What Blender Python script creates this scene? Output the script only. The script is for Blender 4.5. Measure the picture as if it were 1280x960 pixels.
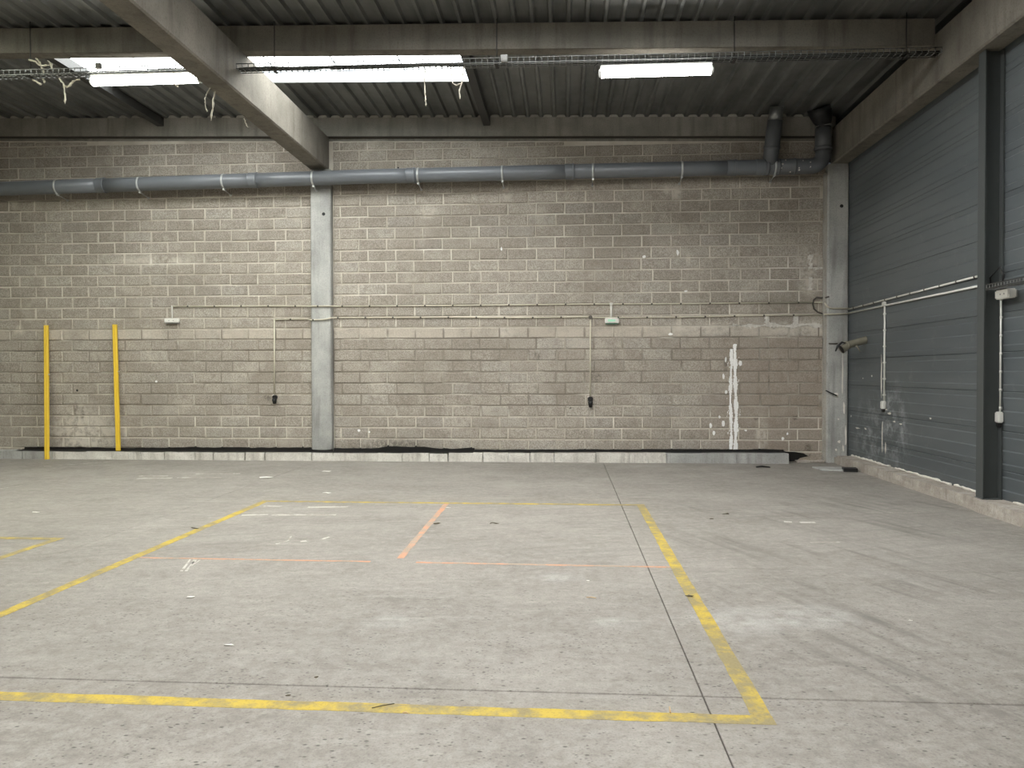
import bpy, bmesh, math, random
from mathutils import Vector, Matrix
random.seed(7)
for o in list(bpy.data.objects): bpy.data.objects.remove(o)
SC = bpy.context.scene
COL = SC.collection

# ------------------------------------------------------------------ camera
F = 955.0; CAMZ = 1.55
YAW, PIT, ROL = math.radians(3.95), math.radians(0.84), math.radians(0.09)
FWD = Vector((-math.sin(YAW)*math.cos(PIT), math.cos(YAW)*math.cos(PIT), -math.sin(PIT)))
_r = Vector((math.cos(YAW), math.sin(YAW), 0)); _u = _r.cross(FWD)
RGT = _r*math.cos(ROL) - _u*math.sin(ROL); UPV = _u*math.cos(ROL) + _r*math.sin(ROL)
CAMP = Vector((0, 0, CAMZ))
cam = bpy.data.objects.new('camera', bpy.data.cameras.new('camera')); COL.objects.link(cam)
cam.data.sensor_width = 36; cam.data.lens = 36*F/1280; cam.data.clip_start = .05
cam.matrix_world = Matrix(((RGT.x, UPV.x, -FWD.x, 0), (RGT.y, UPV.y, -FWD.y, 0), (RGT.z, UPV.z, -FWD.z, CAMZ), (0, 0, 0, 1)))
SC.camera = cam

# ------------------------------------------------------------------ world, exposure
SKY_STRENGTH = 25.0      # daylight coming through the rooflights
LAMP_STRENGTH = 30.0
w = bpy.data.worlds.new('overcast'); SC.world = w; w.use_nodes = True
w.node_tree.nodes['Background'].inputs[0].default_value = (.75, .85, 1, 1)
w.node_tree.nodes['Background'].inputs[1].default_value = 1.0
SC.view_settings.view_transform = 'Standard'; SC.view_settings.look = 'None'
SC.view_settings.gamma = 1; SC.view_settings.use_curve_mapping = False
SC.view_settings.exposure = -0.05

# ------------------------------------------------------------------ pixel to place
def ray(x, y): return FWD*F + RGT*(x-640) + UPV*(480-y)
def atY(x, y, Y): d = ray(x, y); return CAMP + d*(Y/d.y)
def atX(x, y, X): d = ray(x, y); return CAMP + d*(X/d.x)
def atZ(x, y, Z=0.): d = ray(x, y); return CAMP + d*((Z-CAMZ)/d.z)
SLOPE = -.0223                                  # the roof falls to the right
def roof(X): return 6.0 + SLOPE*X               # underside of deck on its supports
def soffit(X): return 5.674 + SLOPE*X           # underside of purlins

WY = 13.52      # face of the block wall
RX = 4.83       # face of the cladding
PY = 13.40      # front of pillars and edge beam

# ------------------------------------------------------------------ materials
def lin(r, g, b):
    f = lambda c: ((c/255+.055)/1.055)**2.4 if c > 10 else c/255/12.92
    return (f(r), f(g), f(b), 1)
class NT:
    def __init__(s, name):
        s.m = bpy.data.materials.new(name); s.m.use_nodes = True
        s.t = s.m.node_tree; s.n = s.t.nodes; s.b = s.n['Principled BSDF']
        s.pos = s.n.new('ShaderNodeNewGeometry')
    def link(s, a, b): s.t.links.new(a, b)
    def val(s, sock, v):
        if hasattr(v, 'is_output') or isinstance(v, bpy.types.NodeSocket): s.link(v, sock)
        else: sock.default_value = v
    def mapping(s, scale=(1, 1, 1), rot=(0, 0, 0), src=None):
        if any(rot):                                # turn first, then stretch
            k = s.n.new('ShaderNodeMapping'); s.link(src or s.pos.outputs['Position'], k.inputs[0]); k.inputs['Rotation'].default_value = rot; src = k.outputs[0]
        n = s.n.new('ShaderNodeMapping'); s.link(src or s.pos.outputs['Position'], n.inputs[0])
        n.inputs['Scale'].default_value = scale; return n.outputs[0]
    def noise(s, scale=5, detail=4, rough=.55, vec=None, dist=0):
        n = s.n.new('ShaderNodeTexNoise'); s.link(vec or s.pos.outputs['Position'], n.inputs['Vector'])
        n.inputs['Scale'].default_value = scale; n.inputs['Detail'].default_value = detail
        n.inputs['Roughness'].default_value = rough; n.inputs['Distortion'].default_value = dist; return n.outputs['Fac']
    def voronoi(s, scale=5, vec=None, feature='F1', rnd=1):
        n = s.n.new('ShaderNodeTexVoronoi'); s.link(vec or s.pos.outputs['Position'], n.inputs['Vector'])
        n.feature = feature; n.inputs['Scale'].default_value = scale; n.inputs['Randomness'].default_value = rnd; return n.outputs['Distance']
    def ramp(s, fac, stops):
        n = s.n.new('ShaderNodeValToRGB'); s.link(fac, n.inputs[0]); e = n.color_ramp.elements
        while len(e) < len(stops): e.new(.5)
        for i, (p, c) in enumerate(stops):
            e[i].position = p; e[i].color = c if isinstance(c, tuple) else (c, c, c, 1)
        return n.outputs[0]
    def mix(s, fac, a, b, mode='MIX'):
        n = s.n.new('ShaderNodeMix'); n.data_type = 'RGBA'; n.blend_type = mode
        s.val(n.inputs[0], fac); s.val(n.inputs[6], a); s.val(n.inputs[7], b); return n.outputs[2]
    def math(s, op, a, b=0., c=0., clamp=False):
        n = s.n.new('ShaderNodeMath'); n.operation = op; n.use_clamp = clamp
        s.val(n.inputs[0], a); s.val(n.inputs[1], b); s.val(n.inputs[2], c); return n.outputs[0]
    def sep(s):
        n = s.n.new('ShaderNodeSeparateXYZ'); s.link(s.pos.outputs['Position'], n.inputs[0]); return n.outputs
    def step(s, v, a, b):
        n = s.n.new('ShaderNodeMapRange'); n.interpolation_type = 'SMOOTHSTEP'; s.val(n.inputs[0], v)
        n.inputs[1].default_value = a; n.inputs[2].default_value = b; return n.outputs[0]
    def spot(s, p, r, stretch=(1, 1, 1)):
        n = s.n.new('ShaderNodeVectorMath'); n.operation = 'SUBTRACT'; s.link(s.pos.outputs['Position'], n.inputs[0]); n.inputs[1].default_value = p
        k = s.n.new('ShaderNodeVectorMath'); k.operation = 'MULTIPLY'; s.link(n.outputs[0], k.inputs[0]); k.inputs[1].default_value = stretch
        l = s.n.new('ShaderNodeVectorMath'); l.operation = 'LENGTH'; s.link(k.outputs[0], l.inputs[0])
        return s.step(l.outputs['Value'], r, r*.25)
    def bump(s, h, strength=.3, dist=.01):
        n = s.n.new('ShaderNodeBump'); n.inputs['Strength'].default_value = strength; n.inputs['Distance'].default_value = dist
        s.link(h, n.inputs['Height']); s.link(n.outputs[0], s.b.inputs['Normal'])
    def out(s, col=None, rough=.8, metal=0, spec=.5):
        if col is not None: s.val(s.b.inputs['Base Color'], col)
        s.val(s.b.inputs['Roughness'], rough); s.val(s.b.inputs['Metallic'], metal); s.val(s.b.inputs['Specular IOR Level'], spec)
        return s.m

def simple(name, col, rough=.6, metal=0, var=.25, scale=8, spec=.4, bump=0):
    t = NT(name); n = t.noise(scale, 5)
    c2 = tuple(c*(1-var) for c in col[:3]) + (1,)
    c = t.mix(n, c2, col)
    if bump: t.bump(t.noise(scale*12, 3), bump, .004)
    return t.out(c, rough, metal, spec)
def emit(name, col, strength):
    t = NT(name); t.b.inputs['Emission Color'].default_value = col; t.b.inputs['Emission Strength'].default_value = strength
    return t.out(col, .4)

M = {}
# block wall --------------------------------------------------------
def block_material():
    t = NT('concrete_block')
    oi = t.n.new('ShaderNodeObjectInfo')
    rnd = t.math('FRACT', t.math('ADD', oi.outputs['Random'], t.pos.outputs['Random Per Island']))
    x, y, z = t.sep()[:3]
    base = t.ramp(rnd, [(0, lin(160, 151, 139)), (.35, lin(173, 165, 153)), (.65, lin(180, 172, 159)), (.86, lin(186, 180, 168)), (1, lin(165, 158, 149))])
    grain = t.noise(60, 3, .7)
    c = t.mix(t.ramp(grain, [(.36, 0.), (.62, 1.)]), t.mix(.62, base, lin(104, 96, 86)), t.mix(.3, base, lin(212, 205, 192)))
    c = t.mix(t.math('MULTIPLY', t.ramp(t.noise(6, 6, .72), [(.5, 0.), (.72, 1.)]), .5), c, lin(116, 107, 97))
    big = t.noise(.9, 5, .6)
    c = t.mix(t.math('MULTIPLY', t.ramp(big, [(.35, 1.), (.55, 0.)]), .45), c, lin(136, 127, 115))
    c = t.mix(t.math('MULTIPLY', t.ramp(t.noise(1.7, 4, .6), [(.56, 0.), (.75, 1.)]), .4), c, lin(204, 196, 182))
    # the paler course half way up and the browner foot of the right end
    pale = t.math('MULTIPLY', t.step(z, 2.16, 2.19), t.step(z, 2.39, 2.37))
    c = t.mix(t.math('MULTIPLY', t.math('MULTIPLY', pale, t.ramp(t.noise(1.3, 4, .6), [(.35, .15), (.6, 1.)])), .45), c, lin(212, 202, 186))
    brown = t.math('MULTIPLY', t.step(x, 1.9, 3.2), t.step(z, 2.2, 2.1))
    c = t.mix(t.math('MULTIPLY', brown, .4), c, lin(150, 135, 121))
    # mortar smears and scuffs
    rag = t.noise(9, 5, .7)
    for px, py, r, st in ((1010, 330, .34, (1, 1, .8)), (1012, 357, .3, (1, 1, 1.2)), (634, 240, .22, (1.5, 1, 1)), (836, 237, .16, (1, 1, 1.2)), (846, 243, .15, (1.2, 1, .7)),
                          (534, 266, .22, (.7, 1, 1.5)), (184, 416, .18, (1.3, 1, 1)), (24, 413, .14, (1, 1, 1)), (631, 416, .2, (1, 1, 1.2)), (180, 254, .14, (1, 1, 1)), (18, 256, .15, (1, 1, 1)),
                          (1000, 411, .5, (.45, 1, 2.4)), (880, 411, .5, (.4, 1, 3.2)), (848, 404, .14, (1.4, 1, 1)), (105, 540, .8, (.8, 1, 1.1)), (105, 545, .5, (.8, 1, 1.1)), (150, 535, .25, (1, 1, 1)), (952, 540, .22, (1.4, 1, .6)), (195, 327, .5, (.45, 1, 3.4)), (860, 325, .12, (2, 1, .8))):
        p = atY(px, py, WY)
        m = t.math('MULTIPLY', t.spot((p.x, WY, p.z), r, st), t.ramp(rag, [(.38, 0.), (.58, 1.)]))
        c = t.mix(t.math('MULTIPLY', m, .8), c, lin(206, 199, 186))
    for px, py, r, st in ((96, 517, .16, (2.6, 1, .5)), (104, 517, .12, (3, 1, .6)), (672, 444, .12, (1, 1, 1)), (746, 472, .12, (1, 1, 1)), (490, 560, .6, (.6, 1, 2.2)), (1010, 562, .14, (1.6, 1, .7)), (335, 497, .12, (1, 1, 1)),
                          (976, 450, .06, (1, 1, 1)), (994, 450, .06, (1, 1, 1)), (945, 522, .07, (1, 1, 1)), (994, 522, .07, (1, 1, 1)), (961, 475, .1, (5, 1, .5)), (907, 455, .12, (2, 1, .6))):
        p = atY(px, py, WY)
        m = t.math('MULTIPLY', t.spot((p.x, WY, p.z), r, st), t.ramp(t.noise(16, 4, .7), [(.4, 0.), (.56, 1.)]))
        c = t.mix(t.math('MULTIPLY', m, .55), c, lin(66, 60, 54))
    t.bump(t.math('ADD', t.noise(70, 4, .75), t.math('MULTIPLY', t.noise(14, 3), .6)), .7, .012)
    return t.out(c, .95, 0, .15)
def mortar_material():
    t = NT('mortar'); x, y, z = t.sep()[:3]
    n = t.noise(2.2, 5, .65)
    c = t.mix(t.ramp(n, [(.35, 0.), (.65, 1.)]), lin(190, 182, 168), lin(216, 210, 197))
    low = t.math('MULTIPLY', t.step(z, 2.4, 2.3), t.step(z, .7, 1.0))
    low = t.math('MULTIPLY', low, t.ramp(t.noise(1.6, 4, .6), [(.38, .25), (.55, 1.)]))
    c = t.mix(t.math('MULTIPLY', low, .8), c, lin(122, 114, 104))
    c = t.mix(t.math('MULTIPLY', t.ramp(t.noise(.7, 3), [(.5, 0.), (.62, 1.)]), .35), c, lin(140, 128, 113))
    for px, py, r, st in ((215, 327, 1.0, (1, 1, 9)), (700, 268, .5, (1, 1, 8)), (980, 345, .5, (1, 1, .9)), (540, 313, .4, (1, 1, 5))):
        p = atY(px, py, WY); c = t.mix(t.math('MULTIPLY', t.spot((p.x, WY, p.z), r, st), .7), c, lin(232, 228, 218))
    t.bump(t.noise(60, 4), .5, .01)
    return t.out(c, .95, 0, .15)
M['block'] = block_material(); M['mortar'] = mortar_material()

def concrete(name, c1, c2, stain, rough=.85, streak=True, sc=1.5):
    t = NT(name)
    c = t.mix(t.ramp(t.noise(sc, 6, .62), [(.35, 0.), (.65, 1.)]), c1, c2)
    if streak:
        v = t.mapping((5, 5, .5)); c = t.mix(t.math('MULTIPLY', t.ramp(t.noise(1.4, 4, .6, v), [(.5, 0.), (.7, 1.)]), .5), c, stain)
    c = t.mix(t.math('MULTIPLY', t.ramp(t.noise(45, 3, .6), [(.5, 0.), (.68, 1.)]), .35), c, stain)
    c = t.mix(t.math('MULTIPLY', t.ramp(t.voronoi(26), [(.06, 1.), (.12, 0.)]), .35), c, stain)
    t.bump(t.noise(35, 5, .65), .35, .008)
    return t.out(c, rough, 0, .25)
M['pillar'] = concrete('pillar_concrete', lin(150, 150, 146), lin(186, 186, 180), lin(112, 110, 106))
M['beam'] = concrete('beam_concrete', lin(108, 104, 95), lin(130, 125, 115), lin(80, 75, 67))
M['lintel'] = concrete('lintel_concrete', lin(124, 121, 113), lin(148, 144, 135), lin(98, 94, 86))
M['infill'] = concrete('infill_mortar', lin(150, 147, 138), lin(172, 168, 158), lin(120, 115, 106), streak=False)
M['kerb_white'] = concrete('limewashed_kerb', lin(196, 192, 183), lin(222, 219, 210), lin(120, 112, 100), sc=3)
M['kerb_grey'] = concrete('grey_kerb', lin(160, 160, 156), lin(182, 182, 178), lin(120, 116, 110))
M['kerb_rough'] = concrete('rough_kerb', lin(150, 142, 132), lin(182, 176, 166), lin(108, 99, 90), sc=3.5)

def floor_material():
    t = NT('floor_concrete'); x, y, z = t.sep()[:3]
    c = t.mix(t.ramp(t.noise(.45, 7, .62), [(.34, 0.), (.66, 1.)]), lin(126, 121, 114), lin(148, 143, 136))
    c = t.mix(t.math('MULTIPLY', t.ramp(t.noise(2.2, 6, .65), [(.46, 0.), (.7, 1.)]), .4), c, lin(112, 108, 101))
    c = t.mix(t.math('MULTIPLY', t.ramp(t.noise(11, 6, .75), [(.42, 0.), (.64, 1.)]), .5), c, lin(166, 162, 154))
    c = t.mix(t.math('MULTIPLY', t.ramp(t.noise(26, 5, .75), [(.5, 0.), (.68, 1.)]), .45), c, lin(98, 94, 87))
    # polished streaks across and skid marks
    v = t.mapping((.55, 4.2, 1), (0, 0, math.radians(4)))
    c = t.mix(t.math('MULTIPLY', t.ramp(t.noise(1.5, 6, .66, v), [(.5, 0.), (.74, 1.)]), .24), c, lin(108, 104, 97))
    v = t.mapping((.5, 3.8, 1), (0, 0, math.radians(-8)))
    c = t.mix(t.math('MULTIPLY', t.ramp(t.noise(2.3, 5, .6, v), [(.56, 0.), (.74, 1.)]), .22), c, lin(186, 182, 172))
    v = t.mapping((.3, 4.2, 1), (0, 0, math.radians(68)))
    skid = t.math('MULTIPLY', t.ramp(t.noise(2.0, 5, .6, v), [(.5, 0.), (.68, 1.)]), t.math('MULTIPLY', t.step(x, .4, 1.6), t.step(y, 11.5, 9)))
    c = t.mix(t.math('MULTIPLY', t.math('MULTIPLY', skid, t.ramp(t.noise(.8, 4), [(.4, 0.), (.6, 1.)])), .6), c, lin(86, 83, 78))
    v = t.mapping((.4, 6, 1), (0, 0, math.radians(-20)))
    skid = t.math('MULTIPLY', t.ramp(t.noise(1.7, 5, .6, v), [(.52, 0.), (.7, 1.)]), t.math('MULTIPLY', t.step(y, 5.2, 6.2), t.step(y, 10.5, 9)))
    c = t.mix(t.math('MULTIPLY', skid, .35), c, lin(104, 101, 95))
    # pits, denser near the middle of the hall
    pit = t.math('MULTIPLY', t.ramp(t.voronoi(19, t.mapping((.8, 1.3, 1))), [(.1, 1.), (.2, 0.)]), t.ramp(t.noise(5.0, 4), [(.45, 0.), (.53, 1.)]))
    p2 = t.math('MULTIPLY', t.ramp(t.voronoi(34, t.mapping((.8, 1.2, 1))), [(.1, 1.), (.22, 0.)]), t.ramp(t.noise(3.1, 4), [(.46, 0.), (.56, 1.)]))
    pit = t.math('MAXIMUM', pit, p2)
    pit = t.math('MULTIPLY', pit, t.step(y, 8.0, 3.8))
    c = t.mix(t.math('MULTIPLY', pit, .85), c, lin(70, 67, 61))
    for px, py, r in ((768, 779, .17), (487, 777, .19), (700, 722, .2), (925, 775, .4), (1010, 770, .35)):
        p = atZ(px, py); m = t.math('MULTIPLY', t.spot((p.x, p.y, 0), r, (.8, 1, 1)), t.ramp(t.noise(7, 5, .7), [(.36, 0.), (.6, 1.)]))
        c = t.mix(t.math('MULTIPLY', m, .35), c, lin(190, 190, 186))
    c = t.mix(t.math('MULTIPLY', t.ramp(t.noise(90, 3, .7), [(.5, 0.), (.66, 1.)]), .4), c, lin(96, 93, 86))
    t.bump(t.math('ADD', t.noise(40, 5, .6), t.math('MULTIPLY', pit, -1.2)), .22, .006)
    return t.out(c, t.ramp(t.noise(1.1, 5), [(.3, .5), (.7, .75)]), 0, .35)
M['floor'] = floor_material()
M['joint'] = simple('joint_dirt_and_shade', lin(80, 76, 70), .95)
def paint(name, col, worn, lo, hi):
    t = NT(name); n = t.noise(9, 6, .7); n2 = t.noise(1.8, 4, .6)
    k = t.ramp(t.math('ADD', n, t.math('MULTIPLY', t.math('SUBTRACT', n2, .5), .7)), [(lo, 1.), (hi, 0.)])
    c = t.mix(k, col, worn); c = t.mix(t.math('MULTIPLY', t.ramp(t.noise(70, 3), [(.52, 0.), (.66, 1.)]), .35), c, lin(120, 104, 60))
    return t.out(c, .65, 0, .3)
M['yellow_line'] = paint('worn_yellow_paint', lin(184, 160, 64), lin(140, 129, 94), .4, .6)
M['orange_line'] = paint('faded_orange_paint', lin(200, 144, 114), lin(160, 144, 128), .4, .6)
M['chalk'] = paint('chalk_white', lin(196, 193, 185), lin(152, 147, 139), .44, .56)
M['deck'] = None
def deck_material():
    t = NT('steel_deck'); n = t.noise(1.2, 5, .6, t.mapping((3, .5, 1)))
    c = t.mix(t.ramp(n, [(.35, 0.), (.65, 1.)]), lin(108, 110, 108), lin(134, 135, 132))
    return t.out(c, t.ramp(t.noise(4, 4), [(.3, .38), (.7, .55)]), .55, .5)
M['deck'] = deck_material()
M['clad'] = None
def clad_material():
    t = NT('grey_cladding'); x, y, z = t.sep()[:3]
    n = t.noise(.9, 6, .6, t.mapping((1, .4, 2)))
    oi = t.n.new('ShaderNodeObjectInfo')
    c = t.mix(t.ramp(n, [(.3, 0.), (.7, 1.)]), lin(82, 88, 90), lin(100, 105, 106))
    c = t.mix(t.math('MULTIPLY', oi.outputs['Random'], .25), c, lin(76, 82, 86))
    # dried whitewash splashed near the foot
    for Y0, Z0, r, st in ((12.4, .55, .9, (1, .9, 1.1)), (11.5, .75, .6, (1, 1, .7)), (11.75, .9, .3, (1, 2, .5))):
        m = t.math('MULTIPLY', t.spot((RX, Y0, Z0), r, st), t.ramp(t.noise(5, 6, .75), [(.46, 0.), (.66, 1.)]))
        c = t.mix(t.math('MULTIPLY', m, .5), c, lin(190, 194, 196))
    c = t.mix(t.math('MULTIPLY', t.ramp(t.noise(3, 5, .7), [(.6, 0.), (.75, 1.)]), .2), c, lin(150, 150, 144))
    return t.out(c, .42, .1, .45)
M['clad'] = clad_material()
M['clad_back'] = simple('cladding_gap', lin(40, 42, 42), .8)
M['steel'] = simple('painted_steel', lin(76, 80, 79), .45, .1, .15)
M['dark_steel'] = simple('dark_steel', lin(66, 66, 64), .5, .3, .25)
M['galv'] = simple('galvanised_steel', lin(150, 152, 150), .4, .7, .3, 20)
M['pvc'] = simple('grey_pvc', lin(112, 116, 120), .32, 0, .12, 6, .5)
M['pvc_dark'] = simple('dark_pvc', lin(100, 103, 106), .35, 0, .2, 8, .5)
M['rubber'] = simple('black_rubber', lin(40, 40, 40), .5)
M['conduit'] = simple('cream_conduit', lin(206, 200, 180), .5, 0, .15)
M['conduit_white'] = simple('white_conduit', lin(216, 216, 208), .45, 0, .1)
M['clip'] = simple('dark_clip', lin(92, 87, 79), .6)
M['black'] = simple('black_plastic', lin(28, 28, 27), .5)
M['white_plastic'] = simple('white_plastic', lin(228, 226, 218), .4, 0, .08)
M['mint'] = simple('mint_panel', lin(176, 232, 200), .4, 0, .1)
M['green'] = simple('green_base', lin(90, 140, 112), .5, 0, .1)
M['grey_plastic'] = simple('grey_plastic', lin(150, 150, 146), .5, 0, .1)
M['tar'] = simple('bitumen', lin(26, 23, 20), .75, 0, .4, 14, .3, .4)
M['yellow_post'] = simple('yellow_enamel', lin(238, 200, 62), .45, 0, .18, 5)
M['white_splash'] = simple('white_plaster', lin(250, 249, 246), .8, 0, .1, 20)
M['foam'] = simple('white_sealant', lin(226, 222, 212), .8, 0, .15, 12)
M['olive'] = simple('dusty_flue_metal', lin(142, 138, 122), .5, .1, .35, 14)
M['web'] = simple('dusty_fibre', lin(206, 200, 184), .9)
M['curb'] = simple('rooflight_curb', lin(225, 234, 240), .5, 0, .05)
M['lampbody'] = simple('lamp_body', lin(225, 225, 222), .4, 0, .05)
M['paper'] = simple('paper', lin(232, 230, 222), .8, 0, .1)
M['leaf'] = simple('dry_leaf', lin(84, 76, 56), .8)
M['wood'] = simple('wood_splinter', lin(196, 168, 130), .8)
M['plainwall'] = concrete('plain_wall', lin(150, 142, 128), lin(170, 162, 148), lin(120, 110, 98))
M['lamp'] = emit('lamp_tube', (1, .98, .94, 1), LAMP_STRENGTH)
def glazing(name='rooflight_glazing', tint=(1, 1, 1, 1), k=1.):
    t = NT(name)
    n = t.ramp(t.noise(2.5, 5, .6), [(.3, .82), (.7, 1.)])
    c = t.mix(n, lin(194, 194, 192), lin(252, 251, 250)); c = t.mix(1., c, tint, 'MULTIPLY')
    t.link(c, t.b.inputs['Emission Color']); t.b.inputs['Emission Strength'].default_value = SKY_STRENGTH*k
    return t.out(lin(220, 222, 220), .4)
M['glazing'] = glazing(); M['dimmed_glazing'] = glazing('dimmed_glazing', (.97, 1, 1, 1), .5); M['aged_glazing'] = glazing('aged_fibreglass_glazing', (.98, 1, .85, 1))  # the rooflight in view gets a dimmed glow to balance the light

# ------------------------------------------------------------------ mesh helpers
def V(*a): return Vector(a)
class MB:
    """collects geometry in place coordinates; build() makes ONE mesh object"""
    def __init__(s): s.v = []; s.f = []; s.smooth = []
    def add(s, vs, fs, sm=False):
        k = len(s.v); s.v += [Vector(p) for p in vs]; s.f += [[i+k for i in f] for f in fs]; s.smooth += [sm]*len(fs); return s
    def box(s, a, b):
        x0, y0, z0 = (min(a[i], b[i]) for i in range(3)); x1, y1, z1 = (max(a[i], b[i]) for i in range(3))
        return s.add([(x0, y0, z0), (x1, y0, z0), (x1, y1, z0), (x0, y1, z0), (x0, y0, z1), (x1, y0, z1), (x1, y1, z1), (x0, y1, z1)],
                     [(0, 3, 2, 1), (4, 5, 6, 7), (0, 1, 5, 4), (1, 2, 6, 5), (2, 3, 7, 6), (3, 0, 4, 7)])
    def bevbox(s, a, b, r=.01):
        bm = bmesh.new(); bmesh.ops.create_cube(bm, size=1)
        a, b = Vector(a), Vector(b); c = (a+b)/2; d = b-a
        for v in bm.verts: v.co = Vector((c[i]+v.co[i]*abs(d[i]) for i in range(3)))
        bmesh.ops.bevel(bm, geom=bm.edges[:], offset=r, segments=2, affect='EDGES')
        bm.verts.index_update(); s.add([v.co for v in bm.verts], [[v.index for v in f.verts] for f in bm.faces]); bm.free(); return s
    def beam(s, x0, x1, y0, y1, zb, zt):          # box whose bottom and top follow functions of X
        return s.add([(x0, y0, zb(x0)), (x1, y0, zb(x1)), (x1, y1, zb(x1)), (x0, y1, zb(x0)), (x0, y0, zt(x0)), (x1, y0, zt(x1)), (x1, y1, zt(x1)), (x0, y1, zt(x0))],
                     [(0, 3, 2, 1), (4, 5, 6, 7), (0, 1, 5, 4), (1, 2, 6, 5), (2, 3, 7, 6), (3, 0, 4, 7)])
    def tube(s, pts, r, seg=12, cap=True, sm=True):
        pts = [Vector(p) for p in pts]; n = len(pts); rr = r if isinstance(r, (list, tuple)) else [r]*n
        t0 = (pts[1]-pts[0]).normalized(); a = V(0, 0, 1) if abs(t0.z) < .9 else V(1, 0, 0)
        u = t0.cross(a).normalized(); vs = []
        for i, p in enumerate(pts):
            t = (pts[min(i+1, n-1)]-pts[max(i-1, 0)]).normalized()
            u = (u - t*u.dot(t)).normalized(); w_ = t.cross(u)
            vs += [p + (u*math.cos(q) + w_*math.sin(q))*rr[i] for q in (2*math.pi*k/seg for k in range(seg))]
        fs = [(i*seg+k, i*seg+(k+1) % seg, (i+1)*seg+(k+1) % seg, (i+1)*seg+k) for i in range(n-1) for k in range(seg)]
        s.add(vs, fs, sm)
        if cap:
            s.f += [[len(s.v)-n*seg+k for k in reversed(range(seg))], [len(s.v)-seg+k for k in range(seg)]]; s.smooth += [False, False]
        return s
    def ring(s, c, axis, r0, r1, h, seg=24):      # collar around an axis
        c = Vector(c); ax = Vector(axis).normalized()
        return s.tube([c-ax*h/2, c-ax*h*.42, c+ax*h*.42, c+ax*h/2], [r0, r1, r1, r0], seg)
    def prism(s, outline, dirv):                  # outline extruded along a vector
        n = len(outline); o = [Vector(p) for p in outline]; d = Vector(dirv)
        return s.add(o+[p+d for p in o], [list(range(n))[::-1], list(range(n, 2*n))]+[(i, (i+1) % n, n+(i+1) % n, n+i) for i in range(n)])
    def build(s, name, mat, parent=None, origin=None):
        o0 = Vector(origin) if origin is not None else (parent.matrix_basis.translation if parent and parent.get('_o') is None else Vector((0, 0, 0)))
        if parent: o0 = Vector(ORG.get(parent.name, (0, 0, 0))); base = o0
        me = bpy.data.meshes.new(name); me.from_pydata([p-o0 for p in s.v], [], s.f); me.update()
        me.polygons.foreach_set('use_smooth', s.smooth)
        bm = bmesh.new(); bm.from_mesh(me); bmesh.ops.recalc_face_normals(bm, faces=bm.faces[:]); bm.to_mesh(me); bm.free()
        if mat: me.materials.append(M[mat] if isinstance(mat, str) else mat)
        ob = bpy.data.objects.new(name, me); COL.objects.link(ob)
        if parent: ob.parent = parent; ORG[ob.name] = o0
        else: ob.location = o0; ORG[ob.name] = o0
        return ob
ORG = {}
def thing(name, label, cat, loc=(0, 0, 0), group=None):
    o = bpy.data.objects.new(name, None); COL.objects.link(o); o.location = loc; ORG[o.name] = Vector(loc)
    o.empty_display_size = .1
    return tag(o, label, cat, group)
def tag(o, label, cat, group=None):
    o['label'] = label; o['category'] = cat
    if group: o['group'] = group
    return o
def struct(o, label=None, cat=None):
    o['kind'] = 'structure'
    if label: o['label'] = label
    if cat: o['category'] = cat
    return o
def lerp(a, b, t): return a+(b-a)*t
def arc(c, a, b, r, n=8, t0=0, t1=math.pi/2):     # points c + r(cos a + sin b)
    return [Vector(c)+Vector(a)*r*math.cos(lerp(t0, t1, i/n))+Vector(b)*r*math.sin(lerp(t0, t1, i/n)) for i in range(n+1)]

# ================================================================== SETTING
XL, YB = -15.0, -9.0        # far left and rear ends of the hall
# floor: slabs cast between saw-cut joints
b = MB().box((XL, YB, -.2), (RX+.3, WY+.3, -.02)); fl = struct(b.build('floor', 'joint'), 'grey worn concrete warehouse floor in large cast slabs', 'floor')
def slab(x0, x1, y0, y1, g=.0065):
    r = .003; a = (x0+.003, y0+g); c = (x1-.003, y1-g)
    m = MB(); zt = 0.
    o = [(a[0], a[1]), (c[0], a[1]), (c[0], c[1]), (a[0], c[1])]
    i = [(a[0]+r, a[1]+r), (c[0]-r, a[1]+r), (c[0]-r, c[1]-r), (a[0]+r, c[1]-r)]
    m.add([(x, y, -.025) for x, y in o]+[(x, y, -r) for x, y in o]+[(x, y, zt) for x, y in i],
          [(k, (k+1) % 4, 4+(k+1) % 4, 4+k) for k in range(4)]+[(4+k, 4+(k+1) % 4, 8+(k+1) % 4, 8+k) for k in range(4)]+[(8, 9, 10, 11), (3, 2, 1, 0)])
    return m.build('concrete_slab', 'floor', fl)
xs = [XL, -9.34, -4.34, .66, RX+.3]; ys = [YB, -1.3, 3.69, WY+.3]
for i in range(4):
    for j in range(3):
        if i == 3 and j == 2:
            slab(xs[i], xs[i+1], 3.69+.005, 6.13, .0015); slab(xs[i], xs[i+1], 6.13, ys[3], .0015)
        else: slab(xs[i], xs[i+1], ys[j], ys[j+1])

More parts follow.
